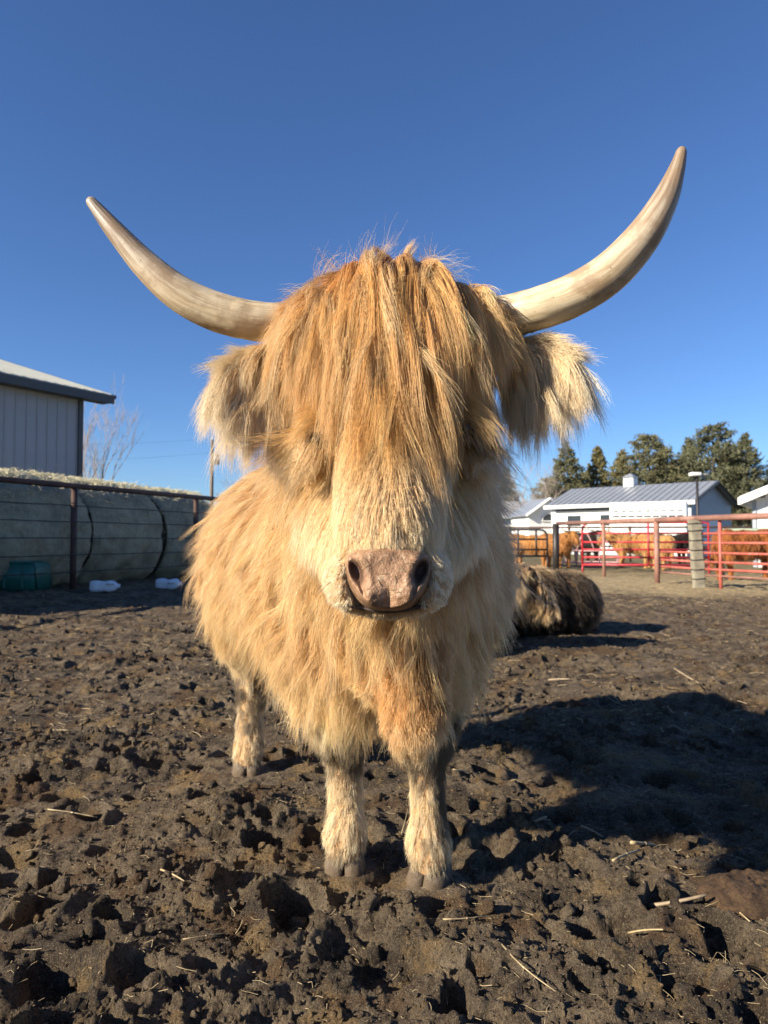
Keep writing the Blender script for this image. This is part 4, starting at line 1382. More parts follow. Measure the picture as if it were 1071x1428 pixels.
sw = np.stack([vnoise3(pos * 6 + 3, 81), vnoise3(pos * 6 + 9, 82), vnoise3(pos * 6 + 15, 83) * 0.6], -1)
fr = sstep(2.1, 1.7, pos[:, 1])[:, None]
lob = (reg == 'lobe')[:, None]
d0 = DOWN * 1.0 + AXv * 0.45 * (1 - fr) + side * 0.35 * fr * (1 - lob) + sw * (0.35 + 0.55 * fr) * (1 - 0.8 * lob)
gu = grow(skin, pos, nor, d0, L, 10, 0.8, 0.33, (0.10 + 0.14 * fr) * (1 - 0.85 * lob), 9.0, 0.004 + 0.02 * rs.random(len(pos)), rs)
def coat_mud(p, rs):
    a = sstep(0.50, 0.44, p[:, 2]) * sstep(0.0, 0.5, vnoise3(p * 11, 91) + 0.35 * rs.standard_normal(len(p)))
    return np.clip(a, 0, 1) * 0.8
isl = reg == 'lobe'
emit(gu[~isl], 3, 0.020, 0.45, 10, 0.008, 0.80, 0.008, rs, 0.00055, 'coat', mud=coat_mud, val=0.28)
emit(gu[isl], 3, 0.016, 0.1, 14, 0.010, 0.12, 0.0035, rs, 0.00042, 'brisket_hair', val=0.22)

# long guard locks hanging over the undercoat
gw = (np.isin(REG, ['body', 'neck']) | ((REG == 'leg') & (cz > 0.50) & (skin.cen[:, 1] < 2.3))) * facing * np.where(np.abs(PX - 562) < 52, np.where((PY > 860) & (skin.cen[:, 1] < 1.8), 0.1, 1.0), 1.0)
pos, nor = skin.sample(1150, gw, rs)
reg = region(pos)
side = nrm(pos - (np.array([-0.05, 2.0, 0]) + AXv * ((pos - np.array([-0.05, 2.0, 0])) @ AXv)[:, None] + np.array([0, 0, 1]) * pos[:, 2:3]))
fr = sstep(2.1, 1.7, pos[:, 1])[:, None]
sw = np.stack([vnoise3(pos * 5 + 3, 84), vnoise3(pos * 5 + 9, 85), 0.4 * vnoise3(pos * 5 + 15, 86)], -1)
L = np.where(reg == 'leg', 0.16, np.where((pos[:, 2] < .80) & (pos[:, 1] > 2.0), 0.11, 0.25)) * (0.6 + 0.6 * rs.random(len(pos)))
gu = grow(skin, pos, nor, DOWN + AXv * 0.45 * (1 - fr) + side * 0.25 * fr + sw * 0.45, L, 12, 1.0, 0.33, 0.13, 9.0, 0.03 + 0.025 * rs.random(len(pos)), rs)
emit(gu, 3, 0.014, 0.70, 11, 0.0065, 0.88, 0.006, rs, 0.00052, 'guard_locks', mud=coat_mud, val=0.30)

# short hair of the lower legs
wl_ = ((REG == 'leg') & (cz <= 0.50) & (cz > 0.052)) * np.where(skin.cen[:, 1] < 2.4, 1.6, 0.8)
pos, nor = skin.sample(3300, wl_, rs)
L = 0.050 * (0.7 + 0.6 * rs.random(len(pos))) * (0.8 + 0.6 * sstep(0.25, 0.45, pos[:, 2]))
L = np.where(pos[:, 2] < 0.12, L * 0.8, L)
sw = np.stack([vnoise3(pos * 14 + 3, 81), vnoise3(pos * 14 + 9, 82), 0 * L], -1)
gu = grow(skin, pos, nor, DOWN + sw * 0.18, L, 7, 0.6, 0.30, 0.06, 20.0, 0.002, rs)
def leg_mud(p, rs):
    knee = sstep(0.25, 0.30, p[:, 2]) * sstep(0.44, 0.38, p[:, 2]) * sstep(-0.5, 0.05, vnoise3(p * 16, 92) + 0.3 * rs.standard_normal(len(p)))
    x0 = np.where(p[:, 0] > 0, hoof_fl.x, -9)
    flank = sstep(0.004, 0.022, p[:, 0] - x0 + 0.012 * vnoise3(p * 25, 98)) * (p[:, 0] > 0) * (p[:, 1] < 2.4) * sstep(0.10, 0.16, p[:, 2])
    hind = (p[:, 1] > 2.4) * sstep(0.2, 0.5, vnoise3(p * np.array([22, 22, 9]), 93)) * 0.7
    foot = sstep(0.10, 0.06, p[:, 2]) * 0.5
    speck = sstep(0.45, 0.7, vnoise3(p * 30, 94)) * 0.6
    return np.clip(np.maximum.reduce([knee * 0.95, flank * 0.95, hind, foot, speck]), 0, 1)
emit(gu, 1, 0, 0, 22, 0.011, 0.22, 0.003, rs, 0.00042, 'leg_hair', mud=leg_mud, val=0.24)

# face
nosepad = (np.abs((PX - 542) / (54 + 0.18 * (808 - PY))) ** 2.6 + np.abs((PY - 810) / 40) ** 2.6 < 1) & (skin.cn[:, 1] < -0.1)
facew = np.isin(REG, ['head', 'face']) * np.where(skin.cn[:, 1] < 0.5, 1.0, 0.3) * (PY < 900)
pos, nor = skin.sample(4300, facew, rs)
px, py = proj(pos)
ctr = (px - 546) / 100.0
cheek = sstep(0.55, 1.05, np.abs(ctr)) * sstep(560, 640, py)
L = (0.039 + 0.055 * cheek) * (0.7 + 0.6 * rs.random(len(pos))) * (1.0 - 0.45 * sstep(700, 770, py))
d0 = DOWN[None] * 1.0 + np.stack([0.55 * ctr, -0.25 + 0 * ctr, 0 * ctr], -1) + np.stack([vnoise3(pos * 25, 5), 0 * ctr, 0.4 * vnoise3(pos * 25, 6)], -1) * 0.14
gu = grow(skin, pos, nor, d0, L, 7, 0.45, 0.10, 0.035, 25.0, 0.0025, rs)
r_ = np.array([0.58, 0.36, 0.155]) + np.array([0.10, 0.11, 0.08]) * sstep(600, 740, py)[:, None]
t_ = np.array([0.76, 0.53, 0.265]) + np.array([0.07, 0.10, 0.09]) * sstep(600, 740, py)[:, None]
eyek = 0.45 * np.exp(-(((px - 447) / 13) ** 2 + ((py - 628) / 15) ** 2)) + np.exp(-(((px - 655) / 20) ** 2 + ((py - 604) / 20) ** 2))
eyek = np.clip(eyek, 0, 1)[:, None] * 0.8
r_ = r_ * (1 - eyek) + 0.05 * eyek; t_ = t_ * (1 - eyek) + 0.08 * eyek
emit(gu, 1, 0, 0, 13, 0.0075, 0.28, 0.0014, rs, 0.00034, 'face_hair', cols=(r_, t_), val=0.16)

# pale velvet round the muzzle
mz = (REG == 'muzzle') | ((REG == 'face') & (PY > 740) & (PY < 880))
lipm = (np.abs(PX - 541) < 52) & (np.abs(PY - 850 + ((PX - 541) / 52) ** 2 * 6) < 5)
mz = mz & ~nosepad & (PY < 885) & ~lipm
pos, nor = skin.sample(3600, mz * 1.0, rs)
px, py = proj(pos)
d0 = np.stack([(px - 542) / 80.0, 0.4 + 0 * px, -0.8 - 0 * px], -1)
L = 0.012 * (0.6 + 0.8 * rs.random(len(pos))) * np.where(py > 840, 0.6, 1.0)
gu = grow(skin, pos, nor, d0, L, 5, 0.25, 0.40, 0.05, 30.0, 0.001, rs)
kk = sstep(846, 858, py)[:, None] * 0.6  # chin shade put into the hair colour
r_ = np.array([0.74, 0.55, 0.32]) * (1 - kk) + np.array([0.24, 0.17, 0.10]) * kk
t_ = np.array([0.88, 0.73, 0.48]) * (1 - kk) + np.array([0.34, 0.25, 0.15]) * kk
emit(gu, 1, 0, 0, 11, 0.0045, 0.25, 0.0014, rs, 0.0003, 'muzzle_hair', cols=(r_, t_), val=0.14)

# fringe of short hair that hangs over the upper rim of the nose and frames its sides
qn = (np.abs((PX - 542) / 66.0) ** 2.4 + np.abs((PY - 806) / 47.0) ** 2.4) ** (1 / 2.4)
rim = (qn > 0.98) & (qn < 1.25) & (skin.cen[:, 1] < 1.12) & (PY < 778) & (np.abs(PX - 542) < 48)
pos, nor = skin.sample(300, rim * 1.0, rs)
px, py = proj(pos)
inw = np.stack([(542 - px) / 60.0, -0.5 + 0 * px, (py - 806) / 47.0], -1)
top = sstep(790, 765, py)
gu = grow(skin, pos, nor, inw * 0.7 + np.array([0, -0.3, -0.5])[None] * top[:, None], (0.013 + 0.013 * top) * (0.5 + 0.6 * rs.random(300)), 6, 0.25, 0.6, 0.08, 30.0, 0.004, rs)
emit(gu, 1, 0, 0, 9, 0.004, 0.3, 0.0016, rs, 0.0003, 'nose_fringe', cols=((0.66, 0.45, 0.23), (0.85, 0.67, 0.41)), val=0.18)

# whiskers
wk = mz & (PY > 800) & (PY < 870) & (skin.cn[:, 1] < 0.2)
pos, nor = skin.sample(70, wk * 1.0, rs)
gu = grow(skin, pos, nor, np.stack([nor[:, 0], -0.2 + 0 * nor[:, 0], -0.8 + 0 * nor[:, 0]], -1), 0.028 * (0.5 + rs.random(70)), 6, 0.3, 1.0, 0.05, 20, 0.001, rs)
own(add_hair('whiskers', gu, np.full(70, 0.00035), np.tile([[.05, .035, .02]], (70, 1)), np.tile([[.10, .07, .04]], (70, 1)), None))

# ---- forelock
rs = np.random.default_rng(200)
fl = np.isin(REG, ['head']) & (PY < 545) & (skin.cen[:, 1] < 1.36) & (cz > 1.15) & (skin.cn[:, 1] < 0.25)
fw = fl * (0.16 + 1.0 * np.exp(-((PY - 412) / 42.0) ** 2)) * np.where(skin.cn[:, 2] > -0.2, 1, 0.0) * np.where(skin.cn[:, 1] < 0.6, 1, 0.4)
pos, nor = skin.sample(190, fw, rs)
px, py = proj(pos)
u = (px - 548) / 120.0
lat = np.sign(u) * np.clip(np.abs(u) - 0.22, 0, 2) * np.where(u > 0, 0.70, 0.95) + 0.20 * rs.standard_normal(len(u))
nz_ = np.clip(nor[:, 2], 0, 1)
lat = np.clip(u, -1.2, 1.2) * np.where(u > 0, 0.80, 0.88) + 0.18 * rs.standard_normal(len(u))
d0 = np.stack([lat * (0.35 + 0.65 * nz_), -0.9 * nz_ - 0.1, -1.1 * (1 - nz_) + 0.05], -1)
Lc = 0.375 - np.where(u < 0, 0.185, 0.215) * np.clip(np.abs(u) - 0.22, 0, 0.75)
L = Lc * (0.72 + 0.38 * rs.random(len(u))) * (1.0 - 0.30 * sstep(430, 540, py))
mind = 0.006 + 0.024 * rs.random(len(u)) * sstep(500, 430, py) + 0.004
gu = grow(skin, pos, nor, d0, L, 15, 3.0, 0.05 + 0.20 * sstep(500, 430, py), 0.055, 9.0, mind, rs)
ou = 0.5 + 0.5 * vnoise3(pos * 20, 7)[:, None]
r_ = np.array([0.42, 0.175, 0.045]) * (0.65 + 0.6 * ou); t_ = np.array([0.74, 0.44, 0.165]) * (0.75 + 0.4 * ou)
gu = expand(gu, 4, 0.022, 0.50, 0.006, rs, 0.72); r_ = np.repeat(r_, 4, 0); t_ = np.repeat(t_, 4, 0)
emit(gu, 4, 0.011, 0.62, 18, 0.0065, 0.84, 0.0045, rs, 0.00040, 'forelock', cols=(r_, t_), val=0.30, lmin=0.6)
# hair combed sideways over the roots of the horns
sw_ = np.isin(REG, ['head']) & (np.abs(PX - 547) > 62) & (PY < 480) & (skin.cen[:, 1] < 1.40) & (skin.cn[:, 2] > -0.3)
pos, nor = skin.sample(90, sw_ * 1.0, rs)
px, py = proj(pos); u = (px - 548) / 120.0
d0 = np.stack([np.where(u > 0, 0.75, -1.0), -0.35 + 0.3 * rs.standard_normal(90), 0.10 + 0 * u], -1)
gu = grow(skin, pos, nor, d0, np.where(u > 0, 0.115, 0.125) * (0.65 + 0.6 * rs.random(90)), 11, 1.5, 0.35, 0.07, 10, 0.010 + 0.02 * rs.random(90), rs)
emit(gu, 4, 0.014, 0.5, 18, 0.0065, 0.80, 0.006, rs, 0.00040, 'side_locks', cols=((0.42, 0.185, 0.055), (0.74, 0.47, 0.20)), val=0.28)
# unruly locks lying across the others
pos, nor = skin.sample(34, fw * (PY < 450), rs)
px, py = proj(pos); u = (px - 548) / 120.0
d0 = np.stack([u * 0.5 + 0.38 * rs.standard_normal(34), -0.7 + 0 * u, -0.2 + 0 * u], -1)
gu = grow(skin, pos, nor, d0, (0.36 - 0.20 * np.clip(np.abs(u) - .2, 0, .7)) * (0.6 + 0.5 * rs.random(34)), 15, 2.3, 0.35, 0.11, 8, 0.028 + 0.02 * rs.random(34), rs)
emit(gu, 3, 0.010, 0.6, 16, 0.005, 0.85, 0.006, rs, 0.00042, 'stray_locks', cols=((0.46, 0.22, 0.07), (0.82, 0.58, 0.29)), val=0.3)
# stray wisps on top
pos, nor = skin.sample(30, fw * (PY < 440), rs)
d0 = np.stack([rs.standard_normal(30) * 1.0, -0.2 + 0.4 * rs.standard_normal(30), 0.35 + 0.4 * rs.standard_normal(30)], -1)
gu = grow(skin, pos, nor, d0, 0.10 * (0.4 + rs.random(30)), 9, 0.8, 0.8, 0.16, 14, 0.004, rs)
emit(gu, 1, 0, 0, 26, 0.010, 0.6, 0.012, rs, 0.00032, 'wisps', cols=((0.56, 0.31, 0.12), (0.76, 0.53, 0.27)), val=0.2)
# upright tuft
tp = P(573, 385, 1.30)
gt = []
for k in range(5):
    b = np.array(tp) + np.array([rs.normal() * .008, rs.normal() * .008, 0]); e = np.array(P(577 + 3 * rs.normal(), 332 + 14 * rs.random(), 1.28))
    f = np.linspace(0, 1, 9)[:, None]
    gt.append(b * (1 - f) + e * f + np.array([[-0.012, 0, 0]]) * np.sin(f * 3.1))
emit(np.array(gt), 1, 0, 0, 40, 0.011, 0.9, 0.003, rs, 0.00035, 'tuft', cols=((0.50, 0.26, 0.10), (0.70, 0.47, 0.23)), val=0.2)

# ---- cheek locks hanging below the ears
ckw = np.isin(REG, ['head', 'neck', 'face']) & (PY > 480) & (PY < 570) & (np.abs(PX - 546) > 92) & (skin.cen[:, 1] < 1.42)
pos, nor = skin.sample(110, ckw * 1.0, rs)
px, py = proj(pos)
gu = grow(skin, pos, nor, np.stack([np.sign(px - 546) * 0.35, 0 * px, -1 + 0 * px], -1), 0.19 * (0.6 + 0.7 * rs.random(len(px))), 11, 1.2, 0.5, 0.06, 10, 0.012, rs)
emit(gu, 3, 0.013, 0.5, 16, 0.006, 0.85, 0.005, rs, 0.00036, 'cheek_hair', cols=((0.50, 0.31, 0.14), (0.72, 0.52, 0.29)), val=0.22)

# ---- ears
def ear(base, tip, droop, seed):
    rs = np.random.default_rng(seed)
    base, tip = Vector(base), Vector(tip)
    ax = (tip - base); ln = ax.length; ax.normalize()
    dn = Vector((0, -0.35, -1)); dn = (dn - ax * dn.dot(ax)).normalized(); nn = ax.cross(dn).normalized()
    if nn.y > 0: nn = -nn
    v, f = [], []
    nu, nv = 14, 12
    for i in range(nu):
        s = i / (nu - 1)
        wd = 0.048 * math.sin(math.pi * min(1, 0.22 + 0.80 * s)) ** 0.7 + 0.004
        c = base + ax * ln * s - Vector((0, 0, droop * s * s))
        for j in range(nv):
            a = 2 * math.pi * j / nv
            cup = 0.018 * math.sin(math.pi * s) * (1 - math.cos(a) ** 2)
            p = c + dn * math.cos(a) * wd + nn * (math.sin(a) * 0.012 + 0.0) - nn * cup
            v.append(p[:])
    for i in range(nu - 1):
        for j in range(nv):
            f.append((i * nv + j, i * nv + (j + 1) % nv, (i + 1) * nv + (j + 1) % nv, (i + 1) * nv + j))
    me = mesh_np('ear', v, f)
    o = own(link('ear', me, M_HIDE, None, True))
    sk = Skin(me)
    if (sk.cn * (sk.cen - np.array(((base + tip) / 2)[:]))).sum() < 0:
        sk.vn *= -1; sk.cn *= -1
        sk.bvh = BVHTree.FromPolygons([tuple(q) for q in sk.co], [tuple(int(q) for q in t[::-1]) for t in sk.tr])
    n = 135
    cam_side = np.where(sk.cn[:, 1] < 0.1, 1.0, 0.4)
    pos, nor = sk.sample(n, cam_side, rs)
    s = ((pos - np.array(base[:])) @ np.array(ax[:])) / ln
    d0 = np.array(ax[:])[None] * (0.12 + 0.42 * s * s)[:, None] + np.array([0, -0.5, -0.55])[None] + rs.standard_normal((n, 3)) * 0.12
    up = (sk.bvh is not None)
    L = (0.175 - 0.015 * s) * (0.62 + 0.5 * rs.random(n))
    gu = grow(sk, pos, nor, d0, L, 11, 2.0, 0.40, 0.06, 10, 0.006, rs)
    k = np.clip(s, 0, 1)[:, None]
    r_ = np.array([0.50, 0.29, 0.12]) * (1 - k) + np.array([0.60, 0.42, 0.22]) * k
    t_ = np.array([0.70, 0.50, 0.27]) * (1 - k) + np.array([0.84, 0.70, 0.47]) * k
    emit(gu, 4, 0.013, 0.4, 22, 0.0065, 0.8, 0.005, rs, 0.00036, 'ear_hair', o, cols=(r_, t_), val=0.18)
    # bristling fringe on the upper rim and tip
    topw = (sk.cen - np.array(((base + tip) / 2)[:])) @ -np.array(dn[:]) > 0.012
    pos, nor = sk.sample(70, topw * 1.0, rs)
    s = ((pos - np.array(base[:])) @ np.array(ax[:])) / ln
    d0 = np.array(ax[:])[None] * (0.8 + 0 * s)[:, None] + np.array([0, -0.4, 0.25])[None] + rs.standard_normal((70, 3)) * 0.2
    gu = grow(sk, pos, nor, d0, 0.075 * (0.6 + 0.6 * rs.random(70)), 9, 1.0, 0.55, 0.08, 12, 0.003, rs)
    emit(gu, 1, 0, 0, 40, 0.008, 0.5, 0.006, rs, 0.00034, 'ear_fringe', o, cols=((0.55, 0.35, 0.16), (0.82, 0.66, 0.42)), val=0.2)
    return o
ear(P(402, 524, 1.31), P(318, 526, 1.27), 0.008, 301)
ear(P(700, 506, 1.31), P(792, 506, 1.27), 0.008, 302)

# ---- eyes under the forelock
def eye_mat():
    t = NT('eye')
    return t.principled((0.012, 0.008, 0.006), 0.06)
M_EYE = eye_mat()
for ex, ey in ((445, 620), (655, 602)):
    p = P(ex, ey, 1.150)
    loc, nn, _, _ = skin.bvh.find_nearest(p)
    m = MB(); m.ellipsoid(loc - nn * 0.004, (.017, .017, .017), None, 3)
    own(m.build('eye', M_EYE, None, True))
    lg = []
    for k in range(16):
        a = np.array((loc + Vector((0, 0, .012)))[:]) + np.array([rs.normal() * .008, -0.004, 0.002 * rs.normal()])
        f = np.linspace(0, 1, 6)[:, None]
        lg.append(a + np.array([[0.01 * rs.normal(), -0.022, -0.018]]) * f + np.array([[0, 0, 0.008]]) * np.sin(f * 3))
    own(add_hair('eyelashes', np.array(lg), np.full(16, .0003), np.tile([[.05, .03, .02]], (16, 1)), np.tile([[.08, .05, .03]], (16, 1)), None))

# ---- nose pad with nostrils
def nose():
    nu, nv = 150, 110
    cx, cz_ = 542.0, 808.0
    v = []
    c0 = P(cx, cz_, 0.986)
    for j in range(nv):
        for i in range(nu):
            a = -1 + 2 * i / (nu - 1); b = -1 + 2 * j / (nv - 1)
            # square to rounded shape, wider at the top
            a2 = a * math.sqrt(1 - b * b / 2.6); b2 = b * math.sqrt(1 - a * a / 2.6)
            v.append((a2 * 0.067 * (1.0 + 0.20 * b2), b2 * 0.058, a2, b2))
    v = np.array(v)
    X, Z, a, b = v.T
    hw = 0.055 * (1 + 0.24 * np.clip(Z / 0.046, -1, 1))
    q = (np.abs(X / hw) ** 2.3 + np.abs(Z / 0.0455) ** 2.3) ** (1 / 2.3)
    Y = 0.007 * np.clip(q, 0, 1) ** 2 + 0.26 * np.clip(q - 0.84, 0, 1) ** 1.5
    # upper lip pads below, groove down the middle
    Y -= 0.009 * np.exp(-((np.abs(X) - 0.027) / 0.018) ** 2 - ((Z + 0.024) / 0.017) ** 2)
    Y += 0.004 * np.exp(-(X / 0.006) ** 2) * sstep(0.0, -0.03, Z)
    pit = np.zeros(len(X))
    # nostrils: tall comma pits in the upper outer corners, soft wing on the outside
    for s in (-1, 1):
        xs = s * X
        ang = R(-20)
        dx = xs - 0.0455; dz = Z - 0.010
        uu = dx * math.cos(ang) + dz * math.sin(ang); ww = -dx * math.sin(ang) + dz * math.cos(ang)
        e = np.sqrt((uu / 0.0115) ** 2 + (ww / 0.0235) ** 2)
        Y += 0.036 * sstep(1.10, 0.20, e)
        pit = np.maximum(pit, sstep(1.05, 0.55, e))
        Y -= 0.0025 * np.exp(-((e - 1.5) / 0.45) ** 2) * sstep(0.004, -0.006, uu)
        # slit curling down and inwards
        sx_ = 0.036 + 0.35 * (Z + 0.016)
        e2 = np.sqrt(((xs - sx_) / 0.004) ** 2 + ((Z + 0.014) / 0.014) ** 2)
        Y += 0.008 * sstep(1.2, 0.2, e2)
    # mouth edge rolls under
    Y += 0.03 * sstep(-0.041, -0.056, Z)
    p3 = np.stack([X * 60, Z * 60, 0 * X], -1)
    Y += 0.0016 * vnoise3(p3, 3) + 0.0006 * vnoise3(p3 * 2.7, 4) + 0.00025 * vnoise3(p3 * 6, 8)
    tilt = R(10)
    co = np.stack([c0.x + X, c0.y + Y * math.cos(tilt) + Z * math.sin(tilt) * 1.0, c0.z + Z * math.cos(tilt)], -1)
    jj = np.arange(nv - 1)[:, None]; ii = np.arange(nu - 1)[None]
    q0 = jj * nu + ii
    faces = np.stack([q0, q0 + 1, q0 + nu + 1, q0 + nu], -1).reshape(-1, 4)
    me = mesh_np('nose', co, faces)
    at = me.attributes.new('pit', 'FLOAT', 'POINT'); at.data.foreach_set('value', pit.astype(np.float32)[:len(me.vertices)])
    t = NT('nose_skin')
    pos = t.coord('Object')
    n1 = t.noise(pos, 38, 6, 0.65); n2 = t.noise(pos, 190, 5, 0.7); n3 = t.noise(pos, 620, 3, 0.6)
    col = t.ramp(n1, [(0.34, (0.17, 0.092, 0.048)), (0.50, (0.26, 0.145, 0.078)), (0.66, (0.37, 0.220, 0.128))])
    col = t.mix(t.ramp(n2, [(0.54, (0, 0, 0)), (0.63, (0.6, 0.6, 0.6))]), col, (0.12, 0.068, 0.036))
    col = t.mix(t.ramp(t.noise(pos, 120, 4, 0.6), [(0.57, (0, 0, 0)), (0.64, (0.6, 0.6, 0.6))]), col, (0.46, 0.33, 0.21))
    col = t.mix(t.math('MULTIPLY', t.attr('pit', 'Fac'), 0.85), col, (0.060, 0.030, 0.022))        # darker colour inside the nostrils
    cell = t.n('ShaderNodeTexVoronoi'); cell.inputs['Scale'].default_value = 330; t.l(pos, cell.inputs['Vector'])
    hgt = t.math('ADD', t.math('MULTIPLY', cell.outputs['Distance'], 0.8), t.math('MULTIPLY', n3, 0.5))
    t.principled(col, t.math('ADD', t.math('MULTIPLY', n2, 0.30), 0.42), t.bump(hgt, 0.7, 0.0014), 0, 0.35)
    return own(link('nose', me, t.m, None, True))
nose_o = nose()

def lips():
    pts = []
    for k in range(25):
        u = -1 + 2 * k / 24
        px, py = 541 + 56 * u, 851 - 7 * u * u
        hit, nn, _, _ = skin.bvh.ray_cast(Vector((0, 0, CAM_H)), ray(px, py))
        if hit is not None: pts.append(hit - ray(px, py).normalized() * 0.002)
    m = MB(); n = len(pts)
    m.tube(pts, [0.0022 + 0.0026 * math.sin(math.pi * k / (n - 1)) for k in range(n)], 8)
    own(m.build('lip', simple_mat('lip_skin', (0.045, 0.026, 0.018), 0.55, 0.0, 0.3, 60, 0.4), None, True))
lips()

# bits of chaff stuck to the nose
def nose_chaff():
    rs = np.random.default_rng(9); m = MB()
    dg = bpy.context.evaluated_depsgraph_get()
    bv = BVHTree.FromPolygons([v.co for v in nose_o.data.vertices], [tuple(p.vertices) for p in nose_o.data.polygons])
    spots = [(505, 785), (509, 790), (500, 782), (562, 795), (548, 822), (556, 826), (535, 800), (572, 785), (528, 812), (540, 828), (551, 808)]
    for px, py in spots:
        d = ray(px, py); hit, nn, _, _ = bv.ray_cast(Vector((0, 0, CAM_H)), d)
        if hit is None: continue
        a = rs.random() * 6.28; l = 0.003 + 0.004 * rs.random()
        t_ = Vector((math.cos(a), 0, math.sin(a))); t_ = (t_ - nn * t_.dot(nn)).normalized()
        if nn.y > 0: nn = -nn
        m.tube([hit - t_ * l + nn * .0006, hit + nn * .0016, hit + t_ * l + nn * .0008], 0.00035, 5)
    own(m.build('chaff', M_STRAW), nose_o)
nose_chaff()

# ---- horns
def catmull(pts, n):
    pts = [np.array(p, float) for p in pts]
    pts = [2 * pts[0] - pts[1]] + pts + [2 * pts[-1] - pts[-2]]
    out = []
    m = len(pts) - 3
    for s in range(n):
        u = s / (n - 1) * m; i = min(int(u), m - 1); f = u - i
        a, b, c, d = pts[i:i + 4]
        out.append(0.5 * ((2 * b) + (-a + c) * f + (2 * a - 5 * b + 4 * c - d) * f * f + (-a + 3 * b - 3 * c + d) * f ** 3))
    return np.array(out)

def horn_mat():
    t = NT('horn')
    h = t.attr('along', 'Fac')
    uv = t.attr('grain', 'Vector')
    st = t.noise(uv, 1.0, 6, 0.65)
    blot = t.noise(t.coord('Object'), 14, 5, 0.6)
    base = t.ramp(h, [(0.0, (0.46, 0.31, 0.15)), (0.12, (0.60, 0.48, 0.29)), (0.35, (0.53, 0.42, 0.26)), (0.60, (0.40, 0.30, 0.19)), (0.74, (0.31, 0.23, 0.155)), (0.86, (0.17, 0.12, 0.08)), (0.95, (0.10, 0.072, 0.052)), (1.0, (0.26, 0.20, 0.15))])
    pale = t.mix(0.36, base, (0.74, 0.66, 0.50))
    fine = t.noise(t.mix(1.0, uv, (3.5, 3.5, 1.6), 'MULTIPLY'), 1.0, 6, 0.7)
    col = t.mix(t.ramp(st, [(0.44, (0, 0, 0)), (0.62, (1, 1, 1))]), base, pale)
    col = t.mix(t.ramp(st, [(0.28, (0.8, 0.8, 0.8)), (0.46, (0, 0, 0))]), col, (0.21, 0.135, 0.07))
    col = t.mix(t.ramp(fine, [(0.34, (0.35, 0.35, 0.35)), (0.50, (0, 0, 0))]), col, (0.24, 0.16, 0.09))
    col = t.mix(t.ramp(blot, [(0.47, (0, 0, 0)), (0.60, (0.72, 0.72, 0.72))]), col, (0.25, 0.165, 0.095))
    dirt = t.noise(t.coord('Object'), 55, 4, 0.55)
    col = t.mix(t.ramp(dirt, [(0.69, (0, 0, 0)), (0.73, (0.8, 0.8, 0.8))]), col, (0.10, 0.065, 0.035))
    hgt = t.math('ADD', t.math('MULTIPLY', st, 1.0), t.math('MULTIPLY', t.noise(t.coord('Object'), 160, 5, 0.6), 0.35))
    return t.principled(col, t.math('ADD', t.math('MULTIPLY', st, 0.22), 0.30), t.bump(hgt, 0.35, 0.0015), 0, 0.45)
M_HORN = horn_mat()
def horn(spec):
    n, sd = 110, 40
    c = catmull([P(x, y, d) for x, y, d, w in spec], n)
    w = catmull([(w * d / FPX / 2, 0, 0) for x, y, d, w in spec], n)[:, 0]
    tan = nrm(np.gradient(c, axis=0))
    e1 = nrm(np.cross(tan, np.array([0, -1.0, 0]))); e2 = np.cross(tan, e1)
    th = np.linspace(0, 2 * np.pi, sd, endpoint=False)
    arc = np.concatenate([[0], np.cumsum(np.linalg.norm(np.diff(c, axis=0), axis=1))]); arc /= arc[-1]
    v, al, gr = [], [], []
    for i in range(n):
        rr = w[i]
        if i >= n - 5: rr = w[n - 6] * math.sqrt(max(0.02, 1 - ((i - (n - 6)) / 5.0) ** 2))
        wob = 1 + 0.018 * np.sin(arc[i] * 75 + np.sin(arc[i] * 23)) * max(0, 1 - arc[i] * 2.4)
        wob = wob + 0.012 * vnoise3(np.stack([np.cos(th) * 2 + 5, np.sin(th) * 2, np.full(sd, arc[i] * 9)], -1), 3)
        ring = c[i] + (e1[i] * np.cos(th)[:, None] + e2[i] * np.sin(th)[:, None]) * (rr * wob)[:, None]
        v.append(ring); al.append(np.full(sd, arc[i]))
        gr.append(np.stack([np.cos(th) * 4.0, np.sin(th) * 4.0, np.full(sd, arc[i] * 5)], -1))
    v = np.concatenate(v); f = []
    i = np.arange(n - 1)[:, None]; j = np.arange(sd)[None]
    f = np.stack([i * sd + j, i * sd + (j + 1) % sd, (i + 1) * sd + (j + 1) % sd, (i + 1) * sd + j], -1).reshape(-1, 4)
    # closed tip
    me = mesh_np('horn', np.concatenate([v, [c[-1]]]), np.concatenate([f, np.array([[(n - 1) * sd + k, (n - 1) * sd + (k + 1) % sd, n * sd, n * sd] for k in range(0)]).reshape(-1, 4).astype(int)]))
    bm = bmesh.new(); bm.from_mesh(me)
    be = [e for e in bm.edges if e.is_boundary and (e.verts[0].index >= (n - 1) * sd)]
    bmesh.ops.holes_fill(bm, edges=be, sides=0)
    for q in [q for q in bm.verts if not q.link_faces]: bm.verts.remove(q)
    bmesh.ops.recalc_face_normals(bm, faces=bm.faces)
    bm.to_mesh(me); bm.free()
    nvv = len(me.vertices)
    a = me.attributes.new('along', 'FLOAT', 'POINT'); a.data.foreach_set('value', np.concatenate(al).astype(np.float32)[:nvv])
    a = me.attributes.new('grain', 'FLOAT_VECTOR', 'POINT'); a.data.foreach_set('vector', np.concatenate(gr).astype(np.float32)[:nvv].ravel())
    return own(link('horn', me, M_HORN, None, True))
horn([(430, 452, 1.36, 50), (390, 450, 1.345, 54), (350, 447, 1.33, 55), (300, 434, 1.32, 55), (250, 409, 1.31, 50), (205, 371, 1.305, 41), (165, 327, 1.30, 30), (140, 297, 1.30, 21), (123, 276, 1.30, 13)])
